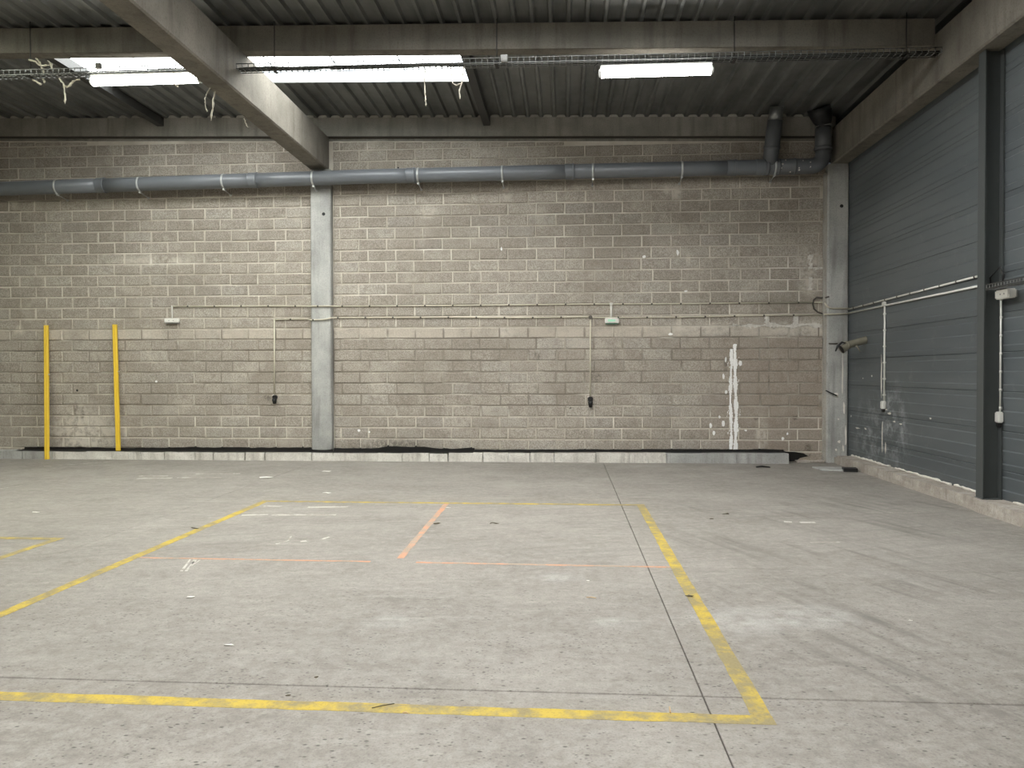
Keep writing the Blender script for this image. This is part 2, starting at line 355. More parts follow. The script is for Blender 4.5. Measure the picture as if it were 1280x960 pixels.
# back wall in two bays either side of the pillar -----------------------------
BH, BW, Z0 = .1985, .5025, .176
def block_mesh(w_, h, seed):
    """one hollow-block face: softened, slightly out of true front with short returns"""
    rn = random.Random(seed); j = lambda k: rn.uniform(-k, k)
    d = .015+j(.004); ch = .006+rn.random()*.008
    x0, x1, z0, z1 = -w_/2, w_/2, -h/2, h/2
    base = [(x0, 0, z0), (x1, 0, z0), (x1, 0, z1), (x0, 0, z1)]
    mid = [(x+j(.004), -d+ch*.7, z+j(.003)) for x, _, z in base]
    fr = [(x*(1-2*ch/w_)+j(.004), -d+j(.0015), z*(1-2*ch/h)+j(.003)) for x, _, z in base]
    vs = [(x, .004, z) for x, _, z in base]+mid+fr
    fs = [(k, (k+1) % 4, 4+(k+1) % 4, 4+k) for k in range(4)]+[(4+k, 4+(k+1) % 4, 8+(k+1) % 4, 8+k) for k in range(4)]+[(8, 9, 10, 11)]
    return vs, fs
full = []
for k in range(14):
    vs, fs = block_mesh(BW-.022+random.uniform(-.006, .004), BH-.020+random.uniform(-.004, .003), 100+k)
    me = bpy.data.meshes.new('block_face'); me.from_pydata(vs, [], fs); me.materials.append(M['block']); full.append(me)
MORT = WY+.0     # mortar plane; blocks stand proud of it
def block_wall(name, label, x0, x1, view0, offs):
    core = MB(); core.add([(x0, MORT, 0), (x1, MORT, 0), (x1, MORT, soffit(x1)+.02), (x0, MORT, soffit(x0)+.02), (x0, MORT+.2, 0), (x1, MORT+.2, 0), (x1, MORT+.2, soffit(x1)+.02), (x0, MORT+.2, soffit(x0)+.02)],
                          [(0, 1, 2, 3), (7, 6, 5, 4), (0, 4, 5, 1), (1, 5, 6, 2), (2, 6, 7, 3), (3, 7, 4, 0)])
    wl = struct(core.build(name, 'mortar'), label, 'wall')
    cand = []
    for n in range(-1, 29):
        za = Z0+n*BH; zb = za+BH
        off = offs[n % 2]+random.uniform(-.02, .02)
        k0 = math.floor((x0-off)/BW)-1
        x = off+k0*BW
        while x < x1:
            xa, xb = max(x, x0+.004), min(x+BW, x1-.004); xc = (xa+xb)/2; x += BW
            if xb-xa < .09: continue
            top = min(zb, soffit(xc)-.07)
            bot = max(za, 0.0)
            if top-bot < .07: continue
            cand.append((xa, xb, bot, top))
    # the 300 that show largest: uncovered by pipe, kerb or frame edge first
    def rank(c):
        xa, xb, za, zb = c; s = (xb-xa)*(zb-za)
        if xb < view0: s *= .01
        if za < .15: s *= .05
        if 4.78 < (za+zb)/2 < 5.14: s *= .3
        if za > 5.1: s *= .8
        return -s
    order = sorted(range(len(cand)), key=lambda i: rank(cand[i])+(.0001*(i % 7)))
    rest = MB()
    for r_, i in enumerate(order):
        xa, xb, za, zb = cand[i]; wd, ht = xb-xa-.022, zb-za-.020
        c = ((xa+xb)/2, WY, (za+zb)/2)
        isfull = abs(wd-(BW-.022)) < .002 and abs(ht-(BH-.020)) < .002
        if r_ < 300:
            if isfull: me = random.choice(full)
            else:
                vs, fs = block_mesh(wd, ht, i); me = bpy.data.meshes.new('block_cut'); me.from_pydata(vs, [], fs); me.materials.append(M['block'])
            ob = bpy.data.objects.new('block', me); COL.objects.link(ob); ob.parent = wl
            ob.location = Vector(c)+V(random.uniform(-.004, .004), random.uniform(0, .004), random.uniform(-.003, .003)); ob.rotation_euler = (0, random.uniform(-.006, .006), 0)
        else:
            vs, fs = block_mesh(wd, ht, i); rest.add([Vector(p)+Vector(c) for p in vs], fs)
    if rest.v:
        ob = rest.build('remaining_blocks', 'block', wl); ob['kind'] = 'stuff'
    return wl
WBL = block_wall('wall_back_left', 'grey-brown concrete block wall on the side of the yellow posts', XL, -4.53, -10.4, (-9.248, -9.556))
WBR = block_wall('wall_back_right', 'grey-brown concrete block wall between the two concrete pillars', -4.155, 4.47, -99, (-3.676, -4.012))
MB().box((-4.6, WY+.02, 0), (-4.1, WY+.2, 5.8)).build('mortar_core', 'mortar', WBR)

# plain walls out of view that close the hall
struct(MB().box((XL-.2, YB, 0), (XL, WY+.2, 6.5)).build('wall_left', 'plainwall'), 'plain grey wall far beyond the yellow posts', 'wall')
struct(MB().box((XL-.2, YB-.2, 0), (RX+.3, YB, 6.5)).build('wall_front', 'plainwall'), 'plain grey wall at the other end of the hall', 'wall')

# right wall: cladding panels ---------------------------------------------------
wr = struct(MB().box((RX+.018, YB, 0), (RX+.25, WY+.2, 6.3)).build('wall_right', 'clad_back'), 'dark grey ribbed metal cladding wall beside the steel column', 'wall')
PH = .437
def clad_panel(y0, y1, z0, z1, zj):
    """horizontal cassette: flat face with three shallow ledges, recessed joint at the top"""
    prof = [(RX+.014, z0), (RX+.010, z0+.004)]
    for g in (.072, .2185, .365):
        zc = zj+g
        if z0+.03 < zc < z1-.03: prof += [(RX, zc-.007), (RX+.010, zc+.008)]
    prof += [(RX, z1-.010), (RX+.014, z1-.003)]
    m = MB(); n = len(prof)
    m.add([(x, y0, z) for x, z in prof]+[(x, y1, z) for x, z in prof], [(i, i+1, n+i+1, n+i) for i in range(n-1)])
    return m.build('cladding_panel', 'clad', wr)
for k in range(-1, 12):
    zj = .026+PH*(k+1); za, zb = max(zj, .13), min(zj+PH, 5.14)
    if zb-za < .05: continue
    for ya, yb in ((8.88, WY+.1), (4.3, 8.876), (-.3, 4.296), (-4.9, -.304), (YB, -4.904)): clad_panel(ya, yb, za, zb, zj)

# concrete upstand under the cladding
tr = struct(MB().box((4.60, YB, 0), (RX+.02, 13.42, .1)).build('trim_1', 'kerb_rough'), 'rough concrete upstand along the foot of the grey cladding', 'kerb')
def rough_block(m, a, b, nx=1, ny=1, j=.008, seed=1):
    """box with a broken, uneven face"""
    rn = random.Random(seed); a, b = Vector(a), Vector(b)
    bm = bmesh.new(); bmesh.ops.create_cube(bm, size=1)
    d = b-a; L = max(range(3), key=lambda i: abs(d[i]))
    for v in bm.verts: v.co = Vector(((a[i]+b[i])/2+v.co[i]*abs(d[i]) for i in range(3)))
    es = [e for e in bm.edges if abs((e.verts[0].co-e.verts[1].co)[L]) > abs(d[L])*.9]
    bmesh.ops.subdivide_edges(bm, edges=es, cuts=max(1, int(abs(d[L])/.18)))
    es = [e for e in bm.edges if abs((e.verts[0].co-e.verts[1].co).z) > abs(d.z)*.9]
    bmesh.ops.subdivide_edges(bm, edges=es, cuts=1)
    for v in bm.verts:
        for i in range(3):
            if i == 2 and v.co.z < a.z+.002: continue
            v.co[i] += rn.uniform(-j, j)
    bm.verts.index_update(); m.add([v.co for v in bm.verts], [[v.index for v in f.verts] for f in bm.faces]); bm.free(); return m
for i, (ya, yb, x0) in enumerate(((11.2, 13.2, 4.575), (8.86, 11.19, 4.578), (6.2, 8.84, 4.55), (2.0, 6.19, 4.55), (-3, 1.99, 4.55), (YB, -3.01, 4.55))):
    rough_block(MB(), (x0, ya, 0), (RX+.01, yb, .14), seed=i).build('upstand_length', 'kerb_rough', tr)
# sealant bead where cladding meets the upstand
def bead(y0, y1, seed):
    rn = random.Random(seed); n = int((y1-y0)/.06); pts = [V(RX-.012, lerp(y0, y1, i/n), .148+rn.uniform(-.006, .008)) for i in range(n+1)]
    MB().tube(pts, [rn.uniform(.008, .024) for _ in pts], 6).build('sealant_bead', 'foam', tr)
bead(8.98, 9.8, 3); bead(9.9, 11.5, 4); bead(11.7, 13.2, 6); bead(7.0, 8.55, 5)

# kerb of odd blocks along the back wall -------------------------------------------
kb = struct(MB().box((XL, 13.26, 0), (3.7, WY+.01, .1)).build('trim_2', 'kerb_grey'), 'low whitewashed block kerb at the foot of the back wall', 'kerb')
kx = [-15, -13.2, -11.6]+[atY(p, 573, 13.2).x for p in (28, 66, 108, 140, 160, 174, 205, 244, 266, 306, 331, 390, 416, 447, 472, 503, 536, 560, 604, 635, 662, 693, 745, 787, 810, 833, 884, 921)]+[3.79]
def ktop(X): return .14 if X < -3 else lerp(.14, .178, (X+3)/6.8)
for i in range(len(kx)-1):
    g = random.choice((.003, .004, .012)); y0 = 13.205+random.uniform(-.006, .006)
    m = rough_block(MB(), (kx[i]+g, y0, 0), (kx[i+1]-g, WY, ktop(kx[i])+random.uniform(-.006, .004)), j=.004, seed=50+i)
    m.build('kerb_block', 'kerb_grey' if i > len(kx)-5 or kx[i] < -9.8 else 'kerb_white', kb)
# black bitumen painted over the joint between kerb and wall
def tar(x0, x1, seed, lump=None, y=WY-.016, k=1.):
    rn = random.Random(seed); n = int((x1-x0)/.06); up = []; dn = []
    h = .045
    for i in range(n+1):
        X = lerp(x0, x1, i/n); h = max(.028, min(.075, h+rn.uniform(-.009, .009)))
        e = h + (lump[1]*max(0, 1-((X-lump[0])/lump[2])**2) if lump else 0)
        up.append((X, e*k)); dn.append(X)
    m = MB(); vs = []; fs = []
    for i, (X, e) in enumerate(up):
        kt = ktop(X)
        vs += [(X, (13.24 if k == 1. else 13.36)+rn.uniform(-.012, .012), kt+.009), (X, y-.012, kt+.011), (X, y-.006, kt+e*.7+.012), (X, y+.02, kt+e+.012)]
    for i in range(n): fs += [(4*i+k, 4*i+k+1, 4*i+5+k, 4*i+4+k) for k in range(3)]
    m.add(vs, fs); return m
tar(-10.0, -4.535, 1).build('bitumen_strip', 'tar', kb)
tar(-4.15, -1.6, 2, (-2.75, .05, .75)).build('bitumen_strip', 'tar', kb)
tar(-1.6, 3.78, 3, k=.55).build('bitumen_strip', 'tar', kb)
tar(-4.56, -4.13, 4, y=PY-.006).build('bitumen_strip', 'tar', kb)
# broken dark corner left after the kerb ends
MB().prism([(3.80, WY-.018, .0), (3.80, WY-.018, .178), (3.98, WY-.018, .172), (4.12, WY-.018, .15), (4.2, WY-.018, .1), (4.06, WY-.018, .07), (4.0, WY-.018, .02)], (0, .02, 0)).build('bitumen_patch', 'tar', kb)
rough_block(MB(), (3.98, 13.4, 0), (4.44, WY, .035), j=.012, seed=9).build('mortar_rubble', 'kerb_rough', kb)

# ceiling: ribbed steel deck ---------------------------------------------------------
ce = struct(MB().beam(XL, RX+.3, YB, WY+.3, lambda X: roof(X)+.46, lambda X: roof(X)+.5).build('ceiling', 'dark_steel'), 'dark ribbed steel roof deck carried by concrete purlins', 'ceiling')
for a_, c_ in (((XL-.4, WY+.2, 5.2), (RX+.5, WY+.35, 7.2)), ((RX+.25, YB-.3, 5.2), (RX+.4, WY+.3, 7.2)), ((XL-.35, YB-.3, 5.2), (XL-.2, WY+.3, 7.2)), ((XL-.3, YB-.35, 5.2), (RX+.3, YB-.2, 7.2))):
    MB().box(a_, c_).build('leak_blocker', 'dark_steel', ce)  # unseen boxes added to block sky light leaking past the roof edges
RP = .2375; RD = .05
SKX0, SKX1, SKY0, SKY1 = -7.52, -1.45, 10.02, 11.72
PURL = [9.8-3.6*k for k in range(0, 6)]          # front faces of the purlins
def deck(x0, x1, y0, y1):
    """deck sheet with narrow ribs hanging below a wide flat"""
    prof = []; n = max(1, round((x1-x0)/RP)); p = (x1-x0)/n
    for i in range(n):
        x = x0+i*p; prof += [(x, RD), (x+p/2-.040, RD), (x+p/2-.018, 0), (x+p/2+.018, 0), (x+p/2+.040, RD)]
    prof += [(x1, RD)]; k = len(prof)
    return MB().add([(x, y0, roof(x)+z) for x, z in prof]+[(x, y1, roof(x)+z) for x, z in prof], [(i, i+1, k+i+1, k+i) for i in range(k-1)]).build('deck_sheet', 'deck', ce)
NS = 21; SW = (RX+.25-XL)/NS
added_sky = [(-9.8, -6.6, 6.42, 8.12), (-2.2, 2.2, 6.42, 8.12), (-3.6, .4, -.78, .92), (-5.0, 2.6, -4.38, -2.68)]  # unseen rooflights, added and placed for the light they give
skies = [(SKX0, SKX1, SKY0, SKY1)]+added_sky
cutx = sorted(set([XL, RX+.25]+[s for q in skies for s in q[:2]])); cuty = sorted(set([YB, 9.9, WY+.1]+[s for q in skies for s in q[2:]]))
for j in range(len(cuty)-1):
    for i in range(len(cutx)-1):
        xa, xb, ya, yb = cutx[i], cutx[i+1], cuty[j], cuty[j+1]
        if any(q[0]-.01 <= xa and xb <= q[1]+.01 and q[2]-.01 <= ya and yb <= q[3]+.01 for q in skies): continue
        n = max(1, round((xb-xa)/(RP*4)))
        for k in range(n): deck(lerp(xa, xb, k/n), lerp(xa, xb, (k+1)/n), ya, yb)

# ================================================================== ROOF STRUCTURE
def rooflight(q, label, name='rooflight', npan=6, mat='glazing'):
    x0, x1, y0, y1 = q; t = thing(name, label, 'skylight', ((x0+x1)/2, (y0+y1)/2, roof((x0+x1)/2)))
    lo = lambda X: roof(X)-.005; hi = lambda X: roof(X)+.19
    MB().beam(x0-.03, x1+.03, y1, y1+.03, lo, hi).build('curb', 'curb', t); MB().beam(x0-.03, x1+.03, y0-.03, y0, lo, hi).build('curb', 'curb', t)
    MB().beam(x0-.03, x0, y0, y1, lo, hi).build('curb', 'curb', t); MB().beam(x1, x1+.03, y0, y1, lo, hi).build('curb', 'curb', t)
    for k in range(npan):
        a, b_ = lerp(x0, x1, k/npan), lerp(x0, x1, (k+1)/npan)
        MB().beam(a+.012, b_-.012, y0, y1, lambda X: roof(X)+.175, lambda X: roof(X)+.185).build('glazing_sheet', mat, t)
        if k: MB().beam(a-.012, a+.012, y0, y1, lambda X: roof(X)+.165, lambda X: roof(X)+.2).build('glazing_bar', 'galv', t)
    return t
rooflight(skies[0], 'bright white rooflight in the roof deck between the purlin and the back wall', mat='dimmed_glazing')
for i, q in enumerate(added_sky): rooflight(q, 'unseen rooflight added to light the hall away from the block wall', mat='aged_glazing' if i < 1 else 'glazing').__setitem__('group', 'unseen rooflights added over the rest of the hall')

def chamfer_beam(m, x0, x1, y0, y1, zb, zt, r=.02):
    o = [(x0+r, zb), (x1-r, zb), (x1, zb+r), (x1, zt), (x0, zt), (x0, zb+r)]
    return m.prism([(x, y0, z) for x, z in o], (0, y1-y0, 0))
bl = chamfer_beam(MB(), -4.545, -4.215, YB, PY+.1, 5.185, 5.765).build('concrete_beam', 'beam'); tag(bl, 'deep concrete roof beam running out above the pillar in mid wall', 'beam')
br = chamfer_beam(MB(), 4.55, 4.825, YB, PY+.1, 5.1, 5.70).build('concrete_beam', 'beam'); tag(br, 'deep concrete roof beam above the grey cladding and steel column', 'beam')
def purlin(y, label, x0=XL, group=None):
    m = MB().beam(x0, 4.545, y, y+.19, soffit, lambda X: roof(X)+.002)
    return tag(m.build('concrete_purlin', 'beam'), label, 'beam', group)
purlin(PURL[0], 'concrete purlin crossing over the beams behind the cable tray')
for y in PURL[1:]: purlin(y, 'concrete purlin over the middle of the hall away from the block wall', group='purlins over the rest of the hall')
m = MB().beam(XL, 4.6, PY, WY+.2, soffit, lambda X: roof(X)+.001)
li = tag(m.build('edge_beam', 'lintel'), 'concrete edge beam lying on top of the block wall', 'beam')
# mortar bedding under it and humps of mortar under the deck flats
MB().beam(XL, 4.5, WY-.012, WY+.01, lambda X: soffit(X)-.055, lambda X: soffit(X)-.004).build('mortar_bed', 'lintel', li)
MB().beam(XL, 4.6, PY+.012, WY, lambda X: soffit(X)-.012, lambda X: soffit(X)).build('painted_shadow_strip', 'joint', li)  # dark strip standing in for the shade under the edge beam
for i in range(len(cutx)-1):
    n = max(1, round((cutx[i+1]-cutx[i])/(RP*4)))
    for k in range(n):
        a, b_ = lerp(cutx[i], cutx[i+1], k/n), lerp(cutx[i], cutx[i+1], (k+1)/n); c = max(1, round((b_-a)/RP)); p = (b_-a)/c
        for q in range(c):
            xc = a+q*p
            if -8.95 < xc < -8.35 or xc > 4.4 or xc < -12: continue
            z = roof(xc); h = .045+random.uniform(-.006, .004); wd = .082
            MB().prism([(xc-wd, PY+.004, z-.004), (xc+wd, PY+.004, z-.004), (xc+wd*.86, PY+.004, z+h*.75), (xc+wd*.5, PY+.004, z+h), (xc-wd*.5, PY+.004, z+h), (xc-wd*.86, PY+.004, z+h*.75)], (0, .08, 0)).build('mortar_infill', 'infill', li)
# pillars
def pillar(x0, x1, ztop, label, hole):
    r = .018; o = [(x0+r, PY), (x1-r, PY), (x1, PY+r), (x1, WY+.2), (x0, WY+.2), (x0, PY+r)]
    t = tag(MB().prism([(x, y, 0) for x, y in o], (0, 0, ztop)).build('concrete_pillar', 'pillar'), label, 'pillar')
    MB().tube([V(hole[0], PY-.002, hole[1]), V(hole[0], PY+.012, hole[1])], .03, 14).build('tie_hole', 'black', t)
    return t
h1 = atY(404.5, 267.5, PY); h2 = atY(1052, 257.5, PY)
pl1 = pillar(-4.53, -4.165, 5.185, 'slim concrete pillar in the middle of the block wall', (h1.x, h1.z))
pl2 = pillar(4.475, 4.825, 5.1, 'concrete corner pillar between block wall and grey cladding', (h2.x, h2.z))
rough_block(MB(), (4.425, 13.44, .02), (4.48, WY, 4.95), j=.006, seed=3).build('mortar_fillet', 'infill', pl2)

# steel column in front of the cladding
t = thing('steel_column', 'grey painted steel column standing on the concrete upstand', 'column', (4.72, 8.86, .14))
MB().box((4.62, 8.79, .14), (4.634, 8.93, 5.1)).build('flange', 'steel', t)
MB().box((4.81, 8.79, .14), (4.826, 8.93, 5.1)).build('flange', 'steel', t)
MB().box((4.634, 8.855, .14), (4.81, 8.865, 5.1)).build('web', 'steel', t)
MB().box((4.61, 8.775, .135), (4.826, 8.945, .147)).build('base_plate', 'steel', t)

# steel trimmers either side of the rooflight
def trimmer(x, label):
    t = thing('steel_trimmer', label, 'steel beam', (x, 11.7, roof(x)))
    zb = roof(x)-.15
    MB().box((x-.06, 9.99, zb), (x+.06, PY-.002, zb+.012)).build('bottom_flange', 'dark_steel', t)
    MB().box((x+.05, 9.99, zb+.012), (x+.06, PY-.002, roof(x)-.012)).build('web', 'dark_steel', t)
    MB().box((x-.06, 9.99, roof(x)-.012), (x+.06, PY-.002, roof(x)-.001)).build('top_flange', 'dark_steel', t)
trimmer(-1.36, 'dark steel trimmer beam at the end of the rooflight facing the corner pillar')
trimmer(-7.28, 'dark steel trimmer beam at the end of the rooflight above the yellow posts')

# ================================================================== SERVICES UNDER THE ROOF
TY = 9.68
def tray(x0, x1, z0, z1, label, rods):
    zc = lambda X: lerp(z0, z1, (X-x0)/(x1-x0)); t = thing('cable_tray', label, 'cable tray', (x0, TY, z0))
    for y in (TY-.075, TY+.075):
        for dz in (-.03, .03):
            MB().tube([V(x0, y, zc(x0)+dz), V(x1, y, zc(x1)+dz)], .006, 6).build('side_rail', 'galv', t)
    for y in (TY-.025, TY+.025): MB().tube([V(x0, y, zc(x0)-.03), V(x1, y, zc(x1)-.03)], .005, 6).build('floor_rail', 'galv', t)
    m = MB(); n = int((x1-x0)/.075)
    for i in range(n+1):
        X = lerp(x0+.01, x1-.01, i/n); z = zc(X)
        m.tube([V(X, TY-.075, z+.03), V(X, TY-.075, z-.03), V(X, TY+.075, z-.03), V(X, TY+.075, z+.03)], .006, 5)
    o = m.build('wire_rungs', 'galv', t); o['kind'] = 'stuff'
    for k, (dy, r) in enumerate(((-.04, .011), (-.015, .009), (.01, .012), (.04, .009))):
        pts = [V(lerp(x0+.02, x1-.02, i/24), TY+dy+random.uniform(-.008, .008), zc(lerp(x0, x1, i/24))-.022+r*.5+random.uniform(0, .012)) for i in range(25)]
        MB().tube(pts, r, 6).build('cable', 'black', t)
    for X in rods:
        z = zc(X); MB().tube([V(X, TY, z-.05), V(X, TY, roof(X)+.03)], .007, 8).build('hanger_rod', 'dark_steel', t)
        MB().box((X-.02, TY-.085, z-.045), (X+.02, TY+.085, z-.034)).build('hanger_bar', 'dark_steel', t)
    return t
zt = lambda px, py: atY(px, py, TY)
a, b_ = zt(306, 85.5), zt(1158, 66); a.x = -4.21; b_.x = 4.545
tray(a.x, b_.x, a.z, b_.z, 'wire cable tray hung under the purlin between the two roof beams', [zt(p, 60).x for p in (343, 621, 918, 1133)])
a, b_ = zt(0, 95), zt(250, 86); a.x = -11.5; b_.x = -4.55
tray(a.x, b_.x, a.z+.0, b_.z, 'wire cable tray hung under the purlin above the yellow posts', [zt(p, 60).x for p in (38,)]+[-9.6])

def lamp(x0, x1, z, label):
    t = thing('tube_light', label, 'light', ((x0+x1)/2, TY, z)); r = .058
    MB().tube([V(x0+.03, TY, z), V(x1-.03, TY, z)], r, 20).build('diffuser', 'lamp', t)
    MB().bevbox((x0+.02, TY-.05, z+.045), (x1-.02, TY+.05, z+.085), .012).build('housing', 'lampbody', t)
    for xa, s in ((x0, 1), (x1, -1)): MB().tube([V(xa, TY, z), V(xa+s*.012, TY, z), V(xa+s*.035, TY, z)], [.03, .052, .061], 20).build('end_cap', 'lampbody', t)
    for X in (lerp(x0, x1, .2), lerp(x0, x1, .8)): MB().tube([V(X, TY, z+.08), V(X, TY, 5.475)], .005, 6).build('suspension', 'galv', t)
    MB().tube([V(x0+.01, TY, z), V(x0-.06, TY, z+.02), V(x0-.05, TY-.01, z+.09), V(x0+.05, TY-.02, 5.47)], .006, 6).build('flex', 'black', t)
    return t
p0, p1 = zt(748, 90), zt(892, 89); lamp(p0.x, p1.x, (p0.z+p1.z)/2, 'lit fluorescent tube light under the cable tray in front of the plain roof deck')
p0 = zt(113, 100); lamp(p0.x, p0.x+1.5, p0.z-.02, 'lit fluorescent tube light in front of the rooflight above the yellow posts')
def jbox(px, py, s, mat, label):
    c = zt(px, py); c.y = TY-.1
    t = thing('junction_box', label, 'junction box', c); MB().bevbox(c-V(s/2, .022, s/2), c+V(s/2, .022, s/2), .006).build('box', mat, t)
    MB().bevbox(c-V(s*.4, .03, s*.4), c+V(s*.4, -.02, s*.4), .003).build('lid', mat, t)
    for d in (-.25, .25): MB().tube([c+V(d*s, -.032, d*s), c+V(d*s, -.028, d*s)], .004, 6).build('screw', 'clip', t)
jbox(631, 77, .085, 'grey_plastic', 'pale square junction box on the cable tray near the rooflight end')
jbox(129, 86.5, .075, 'clip', 'dark square junction box on the cable tray by the lit rooflight')

# torn fibre strands hanging about the rooflight
def strand(pts, r, label, Y=TY-.05, grp='dusty fibre strands hanging under the roof'):
    q = [atY(x, y, Y) for x, y in pts]; s = []
    for i in range(len(q)-1):
        for k in range(4): s.append(q[i].lerp(q[i+1], k/4)+V(random.uniform(-.006, .006), random.uniform(-.01, .01), 0))
    s.append(q[-1]); rn = [r*random.uniform(.45, 1.3) for _ in s]; rn[-1] = r*.3
    tag(MB().tube(s, rn, 6).build('fibre_strand', 'web'), label, 'debris', grp)
strand([(532, 85), (531, 104), (531, 116), (532, 124), (532.5, 133)], .010, 'long knotted white strand hanging below the rooflight edge')
strand([(580, 84), (577, 104), (574, 112), (575, 124)], .010, 'short white strand hanging at the rooflight corner by the steel trimmer')
strand([(563, 84), (566, 104), (570, 106.5), (577, 104)], .008, 'white fluff loop drooping between strands below the rooflight')
strand([(268, 114), (267, 126), (265, 138), (264, 151)], .012, 'thick pale strand hanging beside the roof beam', Y=atZ(268, 113.5, 5.19).y)
strand([(263, 110), (257, 120), (256, 128), (257, 134), (259, 140)], .007, 'small pale scrap hanging beside the thick strand and the beam', Y=atZ(263, 109.5, 5.19).y)
strand([(217, 90), (218, 105), (222, 109), (224, 104)], .007, 'small curled thread under the tube light')
strand([(305, 148), (307, 154), (310, 160)], .007, 'thin pale thread dangling under the roof beam', Y=atZ(305, 147, 5.18).y)
strand([(36, 75), (45, 77), (50, 82), (60, 82), (64, 79)], .012, 'ragged pale fibre drooping from the purlin in a bow')
strand([(45, 73), (50, 78), (52, 84), (55, 92)], .014, 'ragged pale fibre tail hanging by the purlin rod')
strand([(60, 76), (64, 80), (66, 89)], .011, 'ragged pale fibre tail next to the rooflight corner')
strand([(74, 98), (78, 103), (80, 106), (81, 118), (81.5, 130)], .011, 'long pale fibre tail hanging below the cable tray')
strand([(80, 107), (85, 109), (89, 104), (94, 100), (100, 99)], .013, 'pale fibre bunch swept sideways below the cable tray')
strand([(41, 100), (46, 102), (51, 106)], .015, 'pale clump of fibre stuck under the cable tray')
strand([(54, 99), (56, 102), (55, 104)], .010, 'tiny pale clump of fibre under the cable tray')

# ------------------------------------------------------------------ rainwater pipe
PYC = 13.235; PR = .125
pp = [atY(x, y, PYC) for x, y in ((0, 236), (450, 221), (900, 210), (1000, 208))]
def pz(X):
    q = [V(-12, 0, 4.872)]+pp
    for i in range(len(q)-1):
        if X <= q[i+1].x or i == len(q)-2: return lerp(q[i].z, q[i+1].z, (X-q[i].x)/(q[i+1].x-q[i].x))
M['strap'] = simple('zinc_strap', lin(196, 198, 196), .35, .35, .15, 20)
t = thing('drain_pipe', 'large grey plastic rainwater pipe strapped along the top of the block wall', 'pipe', (-3.6, PYC, 4.98))
sock = [atY(p, 225, PYC).x for p in (128, 318, 515, 713, 915)]; xsn = [-14.5]+sock+[3.32]
for i in range(len(xsn)-1):
    n = 6; MB().tube([V(X, PYC, pz(X)) for X in (lerp(xsn[i], xsn[i+1], k/n) for k in range(n+1))], PR, 28).build('pipe_length', 'pvc', t)
for X in sock+[atY(951, 210, PYC).x]:
    c = MB().tube([V(X-.09, PYC, pz(X-.09)), V(X-.085, PYC, pz(X)), V(X+.03, PYC, pz(X)), V(X+.035, PYC, pz(X)), V(X+.06, PYC, pz(X)), V(X+.065, PYC, pz(X))], [PR, PR+.008, PR+.008, PR+.014, PR+.014, PR], 40, sm=False).build('socket', 'pvc', t)
# right end: branch and elbows to the roof outlets
EX = atY(1029, 190, PYC).x; ez = pz(3.6)
MB().tube([V(3.3, PYC, ez), V(EX-.3, PYC, ez)]+arc((EX-.2, PYC, ez+.2), (0, 0, -1), (1, 0, 0), .2, 10)+[V(EX, PYC, ez+.3)], PR+.004, 28).build('elbow_run', 'pvc_dark', t)
for X in (3.42, 3.6, 3.86): MB().ring((X, PYC, ez), (1, 0, 0), PR, PR+.014, .035).build('joint_ring', 'pvc_dark', t)
MB().tube([V(EX, PYC, ez+.26), V(EX, PYC-.01, ez+.62)], [PR+.012, PR+.006], 28).build('riser', 'pvc_dark', t)
MB().ring((EX, PYC, ez+.29), (0, 0, 1), PR+.01, PR+.02, .05).build('joint_ring', 'pvc_dark', t)
MB().tube([V(EX, PYC-.01, ez+.6), V(EX, PYC-.02, ez+.68), V(EX-.03, PYC-.06, ez+.76), V(EX-.1, PYC-.14, roof(EX)-.02), V(EX-.12, PYC-.16, roof(EX)+.04)], [PR, PR-.005, PR+.03, PR+.06, PR+.07], 28).build('outlet_boot', 'rubber', t)
MB().ring((EX, PYC-.015, ez+.66), (0, 0, 1), PR, PR+.008, .03).build('hose_clip', 'galv', t)
bx = atY(962, 205, PYC).x; tx = bx+.05; ty_ = 13.0
top = V(tx, ty_, roof(tx)+.03); bot = V(bx, PYC, ez)
MB().tube([bot, bot.lerp(top, .3), bot.lerp(top, .78)], PR+.0, 28).build('branch', 'pvc_dark', t)
MB().tube([bot.lerp(top, .3), bot.lerp(top, .35)], PR+.012, 28).build('branch_socket', 'pvc_dark', t)
MB().tube([bot.lerp(top, .74), top], PR-.012, 28).build('outlet_spigot', 'galv', t)
for i in range(9):   # splashes of old paint on the fittings
    X = random.uniform(3.6, 4.1); a_ = random.uniform(3.7, 4.9); d = V(0, math.cos(a_), math.sin(a_)*-1)
    d = V(0, -abs(math.cos(a_))-.3, random.uniform(-.8, .8)).normalized(); c = V(X, PYC, ez)+d*(PR+.006); s = V(1, 0, 0); u = d.cross(s)
    MB().prism([c+s*random.uniform(.006, .022)*math.cos(q)+u*random.uniform(.006, .02)*math.sin(q) for q in (k*1.047 for k in range(6))], d*.003).build('paint_fleck', 'foam', t)
for px in (72, 175, 280, 392, 523, 628, 741, 852, 968):
    X = atY(px, 222, PYC).x; z = pz(X) if X < 3.3 else ez
    st = MB().ring((X, PYC, z), (1, 0, 0), PR+.001, PR+.007, .034, 28).build('pipe_strap', 'strap', t)
    MB().box((X-.015, PYC-.03, z-PR-.035), (X+.015, PYC+.03, z-PR-.004)).build('strap_lug', 'strap', st)
    wy = PY if -4.53 < X < -4.16 else WY-.012
    MB().tube([V(X, PYC, z-PR-.02), V(X, wy, z-PR-.06)], .008, 8).build('wall_stud', 'strap', st)
    MB().tube([V(X, wy-.012, z-PR-.058), V(X, wy+.004, z-PR-.061)], .022, 10).build('wall_plate', 'strap', st)

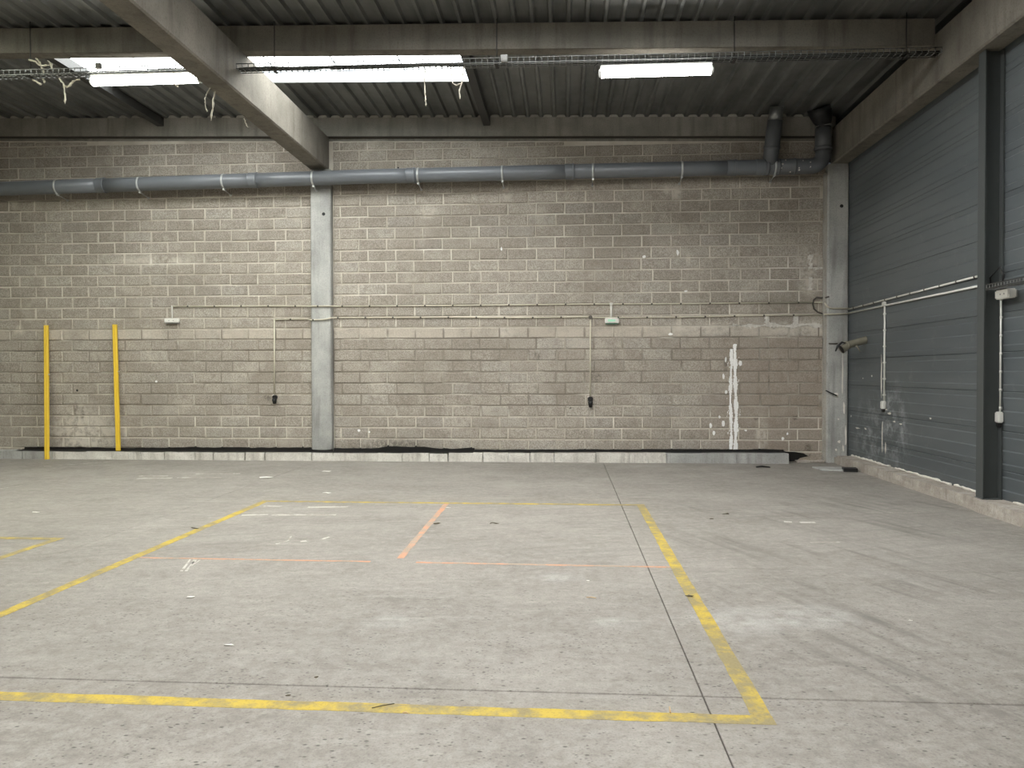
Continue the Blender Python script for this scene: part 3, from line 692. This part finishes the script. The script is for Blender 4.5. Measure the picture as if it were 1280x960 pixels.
# ------------------------------------------------------------------ conduits on the block wall
CY_ = WY-.028
def conduit(pts, label, name='conduit', mat='conduit', r=.0125, clip=.5, clipmat='clip', parts=()):
    t = thing(name, label, 'conduit', pts[0])
    MB().tube(pts, r, 10).build('tube', mat, t)
    d = 0; nxt = clip*.6
    for i in range(len(pts)-1):
        seg = (pts[i+1]-pts[i]); L = seg.length; u = seg.normalized()
        while nxt < d+L:
            c = pts[i]+u*(nxt-d); MB().tube([c-u*.014, c+u*.014], r+.003, 10).build('clip', clipmat, t); nxt += clip
        d += L
    return t
wp = lambda x, y, Y=CY_: atY(x, y, Y)
py_ = PY-.018
c1 = [wp(215, 383), wp(300, 382.5), wp(384, 382.5), wp(388, 382.6, py_), wp(415, 382.6, py_), wp(419, 382.8), wp(560, 382), wp(700, 380.5), wp(764, 380), wp(860, 379.5), wp(1018, 378)]
ct = conduit(c1, 'upper cream conduit running along the block wall from the white emergency light to the corner')
MB().tube([wp(215, 382), wp(215, 384), wp(215, 399)], .015, 10).build('drop_tube', 'white_plastic', ct)
MB().tube([wp(764, 380), wp(764, 399)], .018, 10).build('drop_tube', 'white_plastic', ct)
MB().bevbox(wp(764, 380)-V(.03, .02, .025), wp(764, 380)+V(.03, .02, .025), .008).build('tee_box', 'white_plastic', ct)
c2 = [wp(343, 399.5), wp(384, 398.8), wp(389, 400, py_), wp(405, 399.5, py_), wp(414, 397.4, py_), wp(419, 397.2), wp(560, 396.6), wp(660, 397.2), wp(738, 396), wp(742, 397), wp(850, 396.4), wp(940, 394.5), wp(1032, 393.4)]
ct2 = conduit(c2, 'lower cream conduit on the block wall between the two black sockets and the corner')
MB().tube([wp(343, 399), wp(343, 492)], .0135, 10).build('drop_tube', 'conduit', ct2)
MB().tube([wp(738, 397), wp(738, 497)], .0135, 10).build('drop_tube', 'conduit', ct2)
MB().tube([wp(738, 396.5)+V(0, -.02, 0), wp(738, 396.5)+V(0, .02, 0)], .034, 14).build('junction_box', 'clip', ct2)
MB().bevbox(wp(343, 399.5)-V(.018, .016, .018), wp(343, 399.5)+V(.018, .016, .018), .006).build('corner_box', 'conduit', ct2)
def socket(px, y0, y1, label):
    a = wp(px, y0, WY-.04); b_ = wp(px, y1, WY-.04); c = (a+b_)/2; h = (a.z-b_.z)/2
    t = thing('wall_socket', label, 'socket', V(c.x, WY-.01, b_.z))
    MB().bevbox(V(c.x-.045, WY-.055, c.z+h*.1), V(c.x+.045, WY-.012, a.z), .012).build('body', 'black', t)
    MB().tube([V(c.x, WY-.04, c.z+h*.15), V(c.x, WY-.07, c.z-h*.1), V(c.x+.005, WY-.06, b_.z)], [.034, .042, .03], 14).build('plug', 'black', t)
    MB().bevbox(V(c.x-.05, WY-.03, a.z-.02), V(c.x-.02, WY-.01, a.z+.015), .005).build('bracket', 'foam', t)
socket(343.5, 494, 504.5, 'black wall socket at the foot of the conduit near the mid wall pillar')
socket(738, 496, 509, 'black wall socket at the foot of the conduit below the green emergency light')
def emergency(px0, px1, y0, y1, label, green):
    a = wp(px0, y0, WY-.06); b_ = wp(px1, y1, WY-.06)
    t = thing('emergency_light', label, 'emergency light', V((a.x+b_.x)/2, WY-.01, b_.z))
    MB().bevbox(V(a.x, WY-.085, b_.z+.012), V(b_.x, WY-.03, a.z), .01).build('diffuser', 'white_plastic', t)
    MB().bevbox(V(a.x+.012, WY-.075, b_.z), V(b_.x-.012, WY-.014, b_.z+.04), .006).build('base', 'green' if green else 'grey_plastic', t)
    w_ = b_.x-a.x; zc = (a.z+b_.z)/2+.006
    if green: MB().box((a.x+w_*.22, WY-.0865, zc-.018), (b_.x-w_*.25, WY-.085, zc+.02)).build('sign_panel', 'mint', t)
    else:
        for k in (.33, .63): MB().box((a.x+w_*k-.01, WY-.0865, zc-.006), (a.x+w_*k+.012, WY-.085, zc+.006)).build('mark', 'grey_plastic', t)
emergency(206, 224, 398, 404.5, 'white emergency light box on the block wall at the conduit end', False)
emergency(756, 773.5, 397.5, 405, 'pale green emergency light box on the block wall under a white conduit drop', True)
# cable loop by the corner pillar
tag(MB().tube([wp(1036, 371, PY-.02), wp(1030, 372.5, WY-.04), wp(1021, 371.5, WY-.04), wp(1017, 375, WY-.04), wp(1016, 380, WY-.04), wp(1017.5, 386, WY-.04), wp(1022, 390, WY-.04), wp(1028, 392, WY-.04)], .014, 8).build('cable', 'clip'), 'loose dark cable loop on the wall beside the corner pillar', 'cable')
tag(MB().tube([wp(1018, 378), wp(1030, 378), wp(1032, 380.5, PY-.02), wp(1035, 384, PY-.02), wp(1040, 385.5, PY-.02), wp(1062, 385.5, PY-.02)], .013, 8).build('conduit', 'conduit'), 'bent cream conduit stepping across the corner pillar above a straight one', 'conduit')
tag(MB().tube([wp(1030, 393, PY-.02), wp(1062, 392, PY-.02)], .012, 8).build('conduit', 'conduit'), 'straight cream conduit crossing the corner pillar below a bent one', 'conduit')
tag(MB().tube([wp(1031, 396, WY-.04), wp(1030.5, 410, WY-.04), wp(1031, 415, WY-.04), wp(1029, 424, WY-.04), wp(1029, 440, WY-.04)], .008, 8).build('cable', 'black'), 'thin black cable hanging down the edge of the corner pillar', 'cable')
tag(MB().tube([wp(1032, 488, PY-.03), wp(1036, 490, PY-.05), wp(1046, 494.5, PY-.03)], .01, 8).build('cable_stub', 'black'), 'short black cable stub sticking out of the corner pillar', 'cable')
tag(MB().bevbox(wp(1045, 493, PY)-V(.04, .03, .035), wp(1045, 493, PY)+V(.03, 0, .03), .012).build('plaster_lump', 'foam'), 'white plaster lump on the corner pillar by the cable stub', 'plaster')

# conduits on the cladding
CX_ = RX-.014; cp = lambda x, y: atX(x, y, CX_)
k = cp(1063, 386); e_ = cp(1222, 345)
conduit([V(CX_, PY-.01, k.z), V(CX_, 8.95, e_.z)], 'upper white conduit clipped across the grey cladding', mat='conduit_white', r=.0135, clip=.42)
k = cp(1063, 391); e_ = cp(1222, 358)
ct = conduit([V(CX_, PY-.01, k.z), V(CX_, 8.95, e_.z)], 'lower white conduit on the grey cladding with a drop to a socket', mat='conduit_white', r=.0135, clip=9)
j = cp(1106, 380); lo = cp(1106, 502)
MB().tube([V(CX_, j.y, j.z), V(CX_, j.y, lo.z)], .014, 10).build('drop_tube', 'conduit_white', ct)
MB().bevbox(V(RX-.05, j.y-.035, j.z-.03), V(RX, j.y+.035, j.z+.035), .01).build('tee_box', 'conduit_white', ct)
for q in range(6): z = lerp(j.z-.15, lo.z+.1, q/5); MB().box((RX-.032, j.y-.022, z-.012), (RX, j.y+.022, z+.012)).build('clip', 'conduit_white', ct)
def clad_socket(y, z, label):
    t = thing('wall_socket', label, 'socket', V(RX, y, z-.07))
    MB().bevbox(V(RX-.06, y-.04, z-.06), V(RX, y+.04, z+.06), .01).build('body', 'conduit_white', t)
    MB().bevbox(V(RX-.05, y-.03, z-.11), V(RX-.01, y+.03, z-.055), .008).build('cover', 'black', t)
clad_socket(j.y, lo.z-.05, 'white wall socket with black cover at the conduit foot amid white splashes')
j2 = cp(1252, 372); l2 = cp(1252, 516)
ct = conduit([V(CX_, j2.y, j2.z+.1), V(CX_, j2.y, l2.z)], 'upright white conduit on the cladding under the short perforated tray', mat='conduit_white', r=.015, clip=.2, clipmat='conduit_white')
clad_socket(j2.y, l2.z-.05, 'plain white wall socket at the foot of the conduit under the short tray')
# short tray with box
zt2 = atX(1252, 358, RX-.1)
t = thing('cable_tray', 'short grey perforated cable tray crossing the steel column and cladding', 'cable tray', (RX-.1, 8.8, zt2.z))
ty0, ty1 = 6.5, 8.72
for x in (4.60, 4.70): MB().box((x-.003, ty0, zt2.z-.03), (x+.003, ty1, zt2.z-.012)).build('side_rail', 'dark_steel', t); MB().box((x-.003, ty0, zt2.z+.018), (x+.003, ty1, zt2.z+.03)).build('top_rail', 'dark_steel', t)
m = MB(); n = 40
for i in range(n): y = lerp(ty0+.02, ty1-.02, i/(n-1)); m.box((4.597, y-.012, zt2.z-.032), (4.703, y+.012, zt2.z-.026)); m.box((4.598, y-.008, zt2.z-.03), (4.602, y+.008, zt2.z+.03))
m.build('tray_rungs', 'galv', t)['kind'] = 'stuff'
MB().box((4.7, 8.74, zt2.z-.028), (RX, 8.77, zt2.z-.01)).build('bracket', 'dark_steel', t)
MB().box((4.7, 7.6, zt2.z-.028), (RX, 7.63, zt2.z-.01)).build('bracket', 'dark_steel', t)
bz = atX(1260, 367.5, RX-.05)
t = thing('emergency_light', 'white emergency light box on the cladding under the short perforated tray', 'emergency light', V(RX-.03, bz.y, bz.z-.05))
MB().bevbox(V(RX-.12, bz.y-.13, bz.z-.05), V(RX-.03, bz.y+.13, bz.z+.05), .012).build('body', 'white_plastic', t)
MB().bevbox(V(RX-.04, bz.y-.1, bz.z-.04), V(RX, bz.y+.1, bz.z+.04), .006).build('base', 'grey_plastic', t)
for q in (-.05, .02): MB().box((RX-.1215, bz.y+q-.01, bz.z-.01), (RX-.12, bz.y+q+.01, bz.z+.008)).build('mark', 'grey_plastic', t)
q0 = V(RX-.06, 8.72, zt2.z)
tag(MB().tube([q0+V(-.03, .15, -.01), q0+V(-.06, .12, .12), q0+V(-.02, .0, .22), q0+V(-.01, -.06, .12), q0+V(-.02, -.03, .02)], .008, 8).build('cable', 'black'), 'dark cable loop rising above the short tray on the cladding', 'cable')

# broken flue sticking out of the cladding
t = thing('flue_pipe', 'dusty olive broken flue pipe poking out of the cladding by the corner pillar', 'pipe', (RX, 12.68, 2.08))
A = V(RX+.01, 12.66, 2.07); B = V(4.52, 12.6, 1.985)
MB().tube([A, A.lerp(B, .5), B, B+V(-.05, -.02, -.045), B+V(-.1, -.03, -.07)], [.06, .058, .06, .062, .07], 18, cap=False).build('pipe', 'olive', t)
MB().tube([B+V(-.1, -.03, -.07), B+V(-.101, -.03, -.0705)], [.066, .05], 18).build('mouth', 'black', t)
MB().ring(B+V(.0, 0, 0), (1, .2, .3), .058, .068, .03, 18).build('clamp_band', 'olive', t)
MB().tube([B+V(-.04, -.03, .03), B+V(-.1, -.05, .045), B+V(-.17, -.05, -.02), B+V(-.2, -.05, -.1)], [.012, .016, .02, .01], 8).build('torn_flap', 'rubber', t)
MB().tube([A.lerp(B, .6)+V(0, -.05, -.04), A.lerp(B, .5)+V(0, -.06, -.09), A.lerp(B, .45)+V(.02, -.06, -.16)], [.014, .012, .006], 8).build('torn_strip', 'olive', t)
tag(MB().tube([atY(1036, 429.5, PY-.012), atY(1047, 429.5, PY-.012)], .012, 6).build('steel_bracket', 'clip'), 'short dark steel bracket on the corner pillar beside the flue', 'bracket')

# ================================================================== POSTS AT THE WALL
def post(bot, top, label):
    bot, top = Vector(bot), Vector(top); t = thing('yellow_post', label, 'post', bot)
    w_ = .075; u = V(1, 0, 0); d = (top-bot)
    o = [(-w_/2, 0), (-w_/2+.012, -.014), (-.006, -.014), (0, -.007), (.006, -.014), (w_/2-.012, -.014), (w_/2, 0), (w_/2, .035), (-w_/2, .035)]
    MB().prism([bot+V(x, y, 0) for x, y in o], d).build('channel', 'yellow_post', t)
    c = bot.lerp(top, .63); MB().tube([c+V(w_/2, .01, 0), c+V(w_/2+.035, .01, 0)], .008, 6).build('bolt', 'foam', t)
    MB().prism([top+V(x*.98, y*.98, 0) for x, y in o], V(0, 0, .006)).build('top_cap', 'yellow_post', t)
p1 = atY(57, 407, WY-.07); post((atY(58.2, 572, 13.17).x, 13.165, 0), p1, 'yellow steel post on the floor leaning against the block wall')
p2 = atY(142.7, 406, WY-.07); post((atY(145.6, 566, 13.26).x, 13.3, .135), p2, 'yellow steel post on top of the kerb leaning against the block wall')

# ================================================================== PAINT, PLASTER AND MARKS
def ragged(x0, x1, z0, z1, f, cell=.012, seed=1, y=WY-.014, th=.004):
    """thin plaster with a ragged outline on the block wall; f(s,t) gives coverage 0..1"""
    rn = random.Random(seed); nx, nz = int((x1-x0)/cell), int((z1-z0)/cell); on = set()
    gr = [[rn.random() for _ in range(nz//2+3)] for _ in range(nx+3)]
    for i in range(nx):
        for k in range(nz):
            nz_ = gr[i][k//2]*.5+gr[i//2][k//5]*.5
            if nz_ < f((i+.5)/nx, (k+.5)/nz): on.add((i, k))
    m = MB(); idx = {}; vs = []; fs = []
    def vt(i, k, d):
        if (i, k, d) not in idx: idx[(i, k, d)] = len(vs); vs.append((x0+i*cell+rn.uniform(-.3, .3)*cell, y-(th+rn.uniform(0, .004) if d else -.012), z0+k*cell+rn.uniform(-.3, .3)*cell))
        return idx[(i, k, d)]
    for (i, k) in on:
        fs.append((vt(i, k, 1), vt(i+1, k, 1), vt(i+1, k+1, 1), vt(i, k+1, 1)))
        for a, b_, nb in (((i, k), (i+1, k), (i, k-1)), ((i+1, k), (i+1, k+1), (i+1, k)), ((i+1, k+1), (i, k+1), (i, k+1)), ((i, k+1), (i, k), (i-1, k))):
            if nb not in on: fs.append((vt(*a, 1), vt(*a, 0), vt(*b_, 0), vt(*b_, 1)))
    return m.add(vs, fs)
g0 = atY(908, 565, WY); g1 = atY(928, 430, WY)
def run(c, wd): return lambda s, t_: 1.15*max(0, 1-(abs(s-c(t_))/wd(t_))**2)
def cov(s, t_):
    l = 1.35*max(0, 1-((s-.25-.03*math.sin(t_*9))/(.095+.03*math.sin(t_*23)))**2)*(t_ < .955)
    r = 1.45*max(0, 1-((s-.52-.04*math.sin(t_*5))/(.125+.035*math.sin(t_*31+1)))**2)
    sp = .22*(abs(s-.42) < .42)*(.15 < t_ < .9)
    return max(l, r, sp*(.5+.5*math.sin(t_*40)))
so = ragged(g0.x, g1.x+.02, .19, g1.z, cov, .0095, 4); sp = so.build('plaster_streak', 'white_splash', WBR)
sp['label'] = 'white plaster streaks in two ragged lines'
def smear(px0, px1, py0, py1, f, seed):
    a, b_ = atY(px0, py1, WY), atY(px1, py0, WY)
    ragged(a.x, b_.x, a.z, b_.z, f, .016, seed, WY-.015, .003).build('mortar_smear', 'kerb_white', WBR)
smear(905, 1030, 402, 411, lambda s_, t_: 1.25*max(0, 1-((t_-.45-.12*math.sin(s_*17))/(.28+.16*math.sin(s_*29)))**2)*min(1, s_*6), 21)
smear(954, 963, 394, 406, lambda s_, t_: 1.1*max(0, 1-((s_-.5)/(.3+.2*(1-t_)))**2), 22)
smear(989, 1000, 393, 406, lambda s_, t_: 1.1*max(0, 1-((s_-.45)/(.3+.2*(1-t_)))**2), 23)
smear(1008, 1018, 318, 336, lambda s_, t_: .95*max(0, 1-((s_-.5)/.42)**2), 24)
smear(1008, 1017, 346, 363, lambda s_, t_: .95*max(0, 1-((s_-.5)/.4)**2), 25)
smear(995, 1030, 332, 338, lambda s_, t_: .9*max(0, 1-((t_-.5)/.4)**2)*s_, 26)
for i, (px, py, w_, h) in enumerate(((888, 532, 4, 9), (899, 521, 4, 4), (904, 529, 4, 9), (892, 541, 4, 8), (904, 470, 3, 9), (907, 449, 3, 8), (926, 500, 6, 6), (932, 538, 4, 3), (978, 548, 4, 6), (975, 565, 4, 4), (984, 542, 3, 4), (925, 454, 5, 7), (627, 311, 3, 6), (863, 476, 4, 2), (196, 477, 4, 3), (449, 538, 4, 4), (462, 540, 3, 3), (805, 321, 5, 5), (847, 316, 4, 10), (857, 364, 6, 3), (907, 490, 4, 6), (838, 418, 7, 4))):
    c = atY(px, py, WY); a = w_*.007; b_ = h*.007
    MB().prism([V(c.x+a*math.cos(q)*random.uniform(.6, 1.1), WY-.013, c.z+b_*math.sin(q)*random.uniform(.6, 1.1)) for q in (k*.7854 for k in range(8))], (0, -.004, 0)).build('plaster_fleck', 'white_splash', WBL if c.x < -4.5 else WBR)
for px, py, r in ((97, 488, .02), (498, 210, .016), (904, 455, .014), (988, 425, .014), (713, 510, .012)):
    c = atY(px, py, WY); MB().tube([V(c.x, WY-.016, c.z), V(c.x, WY, c.z)], r, 10).build('drill_hole', 'black', WBL if c.x < -4.5 else WBR)
# splashed whitewash on pillar and cladding
for i, (px, py, w_, h) in enumerate(((1053, 470, 2, 60), (1055, 510, 3, 16), (1057, 545, 2.5, 26), (1049, 552, 4, 4), (1048, 524, 2, 2), (1054, 560, 2, 9), (1045, 562, 3, 3))):
    c = atY(px, py, PY); a = w_*.007; b_ = h*.007
    MB().prism([V(c.x+a*math.cos(q)*random.uniform(.5, 1.2), PY-.001, c.z+b_*math.sin(q)*random.uniform(.6, 1.1)) for q in (k*.524 for k in range(12))], (0, -.003, 0)).build('whitewash_splash', 'foam', pl2)
for i, (px, py, w_, h) in enumerate(((1102, 470, 1.6, 62), (1103, 545, 1.6, 40), (1072, 535, 9, 2.2), (1082, 536, 5, 3), (1064, 520, 2, 3), (1112, 517, 6, 3), (1108, 512, 4, 2), (1126, 530, 4, 2), (1118, 527, 4, 2), (1090, 470, 2, 3), (1079, 473, 1.5, 2), (1163, 523, 3, 2), (1107, 560, 1.5, 16))):
    c = atX(px, py, RX); a = w_*.012; b_ = h*.0062
    MB().prism([V(RX-.0005, c.y+a*math.cos(q)*random.uniform(.4, 1.2), c.z+b_*math.sin(q)*random.uniform(.5, 1.1)) for q in (k*.524 for k in range(12))], (-.003, 0, 0)).build('whitewash_splash', 'foam', wr)

def strip(m, p0, p1, wd, seed=0, z=.0015):
    p0, p1 = Vector((p0[0], p0[1], 0)), Vector((p1[0], p1[1], 0)); u = (p1-p0).normalized(); n = V(-u.y, u.x, 0); L = (p1-p0).length
    rn = random.Random(seed); k = max(2, int(L/.12)); vs = []
    for i in range(k+1):
        c = p0.lerp(p1, i/k); j0, j1 = rn.uniform(-.004, .004), rn.uniform(-.004, .004)
        vs += [c+n*(wd/2+j0)+V(0, 0, z), c-n*(wd/2+j1)+V(0, 0, z), c+n*(wd/2+j0)+V(0, 0, -.001), c-n*(wd/2+j1)+V(0, 0, -.001)]
    fs = []
    for i in range(k): a = 4*i; fs += [(a, a+1, a+5, a+4), (a, a+4, a+6, a+2), (a+1, a+3, a+7, a+5)]
    fs += [(0, 2, 3, 1), (4*k, 4*k+1, 4*k+3, 4*k+2)]
    return m.add(vs, fs)
t = thing('floor_marking', 'worn yellow painted rectangle on the floor around the orange lines', 'floor marking', (-1.37, 6.2, 0))
X0, X1, Y0, Y1 = -3.62, .885, 3.45, 9.0
strip(MB(), (X0-.045, Y1), (X1+.045, Y1), .085, 1).build('painted_line', 'yellow_line', t)
strip(MB(), (X1, Y1-.045), (X1, Y0+.045), .09, 2).build('painted_line', 'yellow_line', t)
strip(MB(), (X1+.045, Y0), (X0-.045, Y0+.03), .09, 3).build('painted_line', 'yellow_line', t)
strip(MB(), (X0, Y0+.075), (X0, Y1-.045), .09, 4).build('painted_line', 'yellow_line', t)
t = thing('floor_marking', 'yellow painted corner lines on the floor beside the worn rectangle toward the posts', 'floor marking', (-4.75, 6.8, 0))
strip(MB(), (-4.70, 6.83), (-8.8, 6.86), .08, 5).build('painted_line', 'yellow_line', t); strip(MB(), (-4.74, 6.79), (-4.72, 3.2), .08, 6).build('painted_line', 'yellow_line', t)
for a, b_, w_, lab in (((-3.57, 6.175), (-1.595, 6.163), .035, 'thin faded orange line on the floor touching the long side of the yellow rectangle'), ((-1.215, 6.16), (.84, 6.135), .04, 'orange line on the floor crossing the saw-cut joint inside the yellow rectangle'), ((-1.397, 8.95), (-1.375, 6.285), .06, 'wide faded orange line on the floor ending at the yellow line nearest the block wall')):
    tag(strip(MB(), a, b_, w_, 9).build('floor_line', 'orange_line'), lab, 'floor marking')
def chalk(pts, wd, seed):
    q = [atZ(*p) for p in pts]; m = MB()
    for i in range(len(q)-1): strip(m, q[i], q[i+1], wd, seed+i, .001)
    m.build('chalk_mark', 'chalk', fl)
for i, (pts, w_) in enumerate((([(172, 598), (215, 597.5)], .09), ([(222, 597), (277, 597)], .06), ([(245, 592.5), (300, 592)], .05), ([(172, 595), (210, 595)], .05), ([(330, 632.5), (352, 633)], .05), ([(385, 634), (435, 633.5)], .06), ([(302, 644), (335, 643)], .05), ([(340, 643.5), (420, 643.5)], .07), ([(345, 680), (360, 676), (364, 670)], .02), ([(403, 674), (412, 671)], .03), ([(376, 677), (383, 676)], .04),
                             ([(227, 714), (238, 699)], .02), ([(232, 714), (246, 699)], .02), ([(236, 710), (250, 700)], .015), ([(240, 705), (243, 698)], .015), ([(980, 652), (990, 652.5)], .05), ([(1000, 653), (1019, 653)], .06), ([(1013, 678), (1050, 677.5)], .03), ([(1112, 540+101), (1150, 641)], .02), ([(55, 583), (140, 577)], .03), ([(0, 611), (28, 607)], .03))):
    chalk(pts, w_, 60+3*i)

# ================================================================== LITTLE THINGS ON THE FLOOR
def scrap(px, py, s, mat, label, ang=0, thin=.4, cat='litter', name='paper_scrap'):
    c = atZ(px, py); rn = random.Random(px*3+py); n = 7
    o = []
    for k in range(n):
        q = 2*math.pi*k/n; r = s*rn.uniform(.6, 1.1); x, y = r*math.cos(q), r*thin*math.sin(q)
        o.append(V(c.x+x*math.cos(ang)-y*math.sin(ang), c.y+x*math.sin(ang)+y*math.cos(ang), .002+rn.uniform(0, .25)*s))
    m = MB(); cc = sum(o, V(0, 0, 0))/n+V(0, 0, s*.1); low = V(0, 0, -.0018)
    m.add(o+[cc]+[p+low for p in o], [(k, (k+1) % n, n) for k in range(n)]+[tuple(n+1+k for k in reversed(range(n)))]+[(k, n+1+k, n+1+(k+1) % n, (k+1) % n) for k in range(n)])
    tag(m.build(name, mat), label, cat, None)
scrap(286, 807, .035, 'paper', 'torn white paper scrap on the open floor in the yellow rectangle', .2)
scrap(239, 747, .032, 'paper', 'small flat white paper scrap between the torn scrap and the thin orange line', 0)
scrap(45, 641, .05, 'paper', 'white paper scrap on the floor between the yellow corner lines and the posts', 0)
scrap(408, 590, .07, 'paper', 'flat white paper scrap at the foot of the mid wall pillar', .1)
scrap(333, 598, .1, 'paper', 'crumpled white scrap between the mid wall pillar and the yellow rectangle corner', .5)
scrap(409, 617, .06, 'paper', 'flat white scrap on the floor between the mid wall pillar and the yellow rectangle', 0)
scrap(735, 726, .015, 'paper', 'tiny white crumb on the floor between orange line and pale patch', 0)
scrap(546, 655, .045, 'leaf', 'dry greenish leaf lying on the wide orange line', .6, .5, name='dry_leaf')
scrap(560, 635, .03, 'paper', 'white crumb beside the head of the wide orange line', 0)
scrap(617, 655, .06, 'leaf', 'dark twig flat on the floor between the wide orange line and the lengthwise saw cut', .0, .12, name='twig')
scrap(395, 847, .014, 'leaf', 'dark curl on the saw-cut joint inside the yellow rectangle', .8, .5, name='dry_leaf')
scrap(360, 870, .02, 'leaf', 'dark flat leaf between the crosswise saw cut and the yellow line beside it', .1, .4, name='dry_leaf')
scrap(740, 748, .05, 'wood', 'pale wood splinter on the floor between orange line and pale round patch', -.3, .14, name='wood_splinter')
scrap(836, 746-3, .03, 'leaf', 'dark leaf beside the long right yellow line', -.4, .3, name='dry_leaf') if False else scrap(862, 746, .045, 'leaf', 'dark leaf lying against the long yellow line near the saw-cut joint', -.4, .3, name='dry_leaf')
scrap(244, 661, .06, 'leaf', 'dark twig lying across the yellow line facing the posts', -.3, .12, name='twig')
scrap(907, 643, .05, 'leaf', 'dark leaf on the bare floor between the yellow rectangle and the cladding', .2, .4, name='dry_leaf')
scrap(889, 649, .03, 'leaf', 'small dark leaf next to a bigger one outside the yellow rectangle', .4, .4, name='dry_leaf')
scrap(1138, 776, .015, 'paper', 'tiny white crumb on the bare floor toward the cladding', 0)
c = atZ(478, 884); tag(MB().tube([c+V(-.045, -.02, .004), c+V(0, .0, .008), c+V(.05, .03, .006)], [.002, .0025, .0015], 6).build('twig', 'leaf'), 'thin dark twig lying across the yellow line beside the crosswise saw cut', 'litter')
c = atZ(837, 889); tag(MB().tube([c+V(0, -.025, .004), c+V(.002, .02, .012)], [.004, .003], 6).build('wood_chip', 'wood'), 'pale upright wood chip on the yellow line near the crossing of the saw cuts', 'litter')
c = atZ(507, 892); tag(MB().tube([c+V(-.014, 0, .003), c+V(0, .006, .005), c+V(.016, -.006, .003)], [.0025, .003, .002], 6).build('wood_chip', 'wood'), 'pale bent wood chip next to the thin twig on the yellow line', 'litter')
c = atZ(953, 584.5); tag(MB().tube([c+V(-.1, 0, .01), c+V(.0, .02, .018), c+V(.12, -.02, .01)], [.012, .016, .008], 6).build('twig', 'black'), 'short black stick on the floor before the grey kerb end', 'litter')
# cover plate lying in the corner
a, b_ = atZ(1026, 588.5), atZ(1066, 590)
t = thing('cover_plate', 'thin concrete cover plate with a black end on the floor in the corner', 'cover plate', ((a.x+b_.x)/2, 12.4, 0))
MB().prism([V(a.x, 12.28, .004), V(4.42, 12.2, .004), V(4.5, 12.62, .004), V(a.x-.02, 12.66, .004)], (0, 0, .022)).build('plate', 'kerb_grey', t)
MB().prism([V(4.32, 12.17, .004), V(4.52, 12.13, .004), V(4.56, 12.32, .004), V(4.36, 12.36, .004)], (0, 0, .055)).build('rubber_end', 'black', t)
for o in list(bpy.data.objects):
    if '_o' in o: del o['_o']
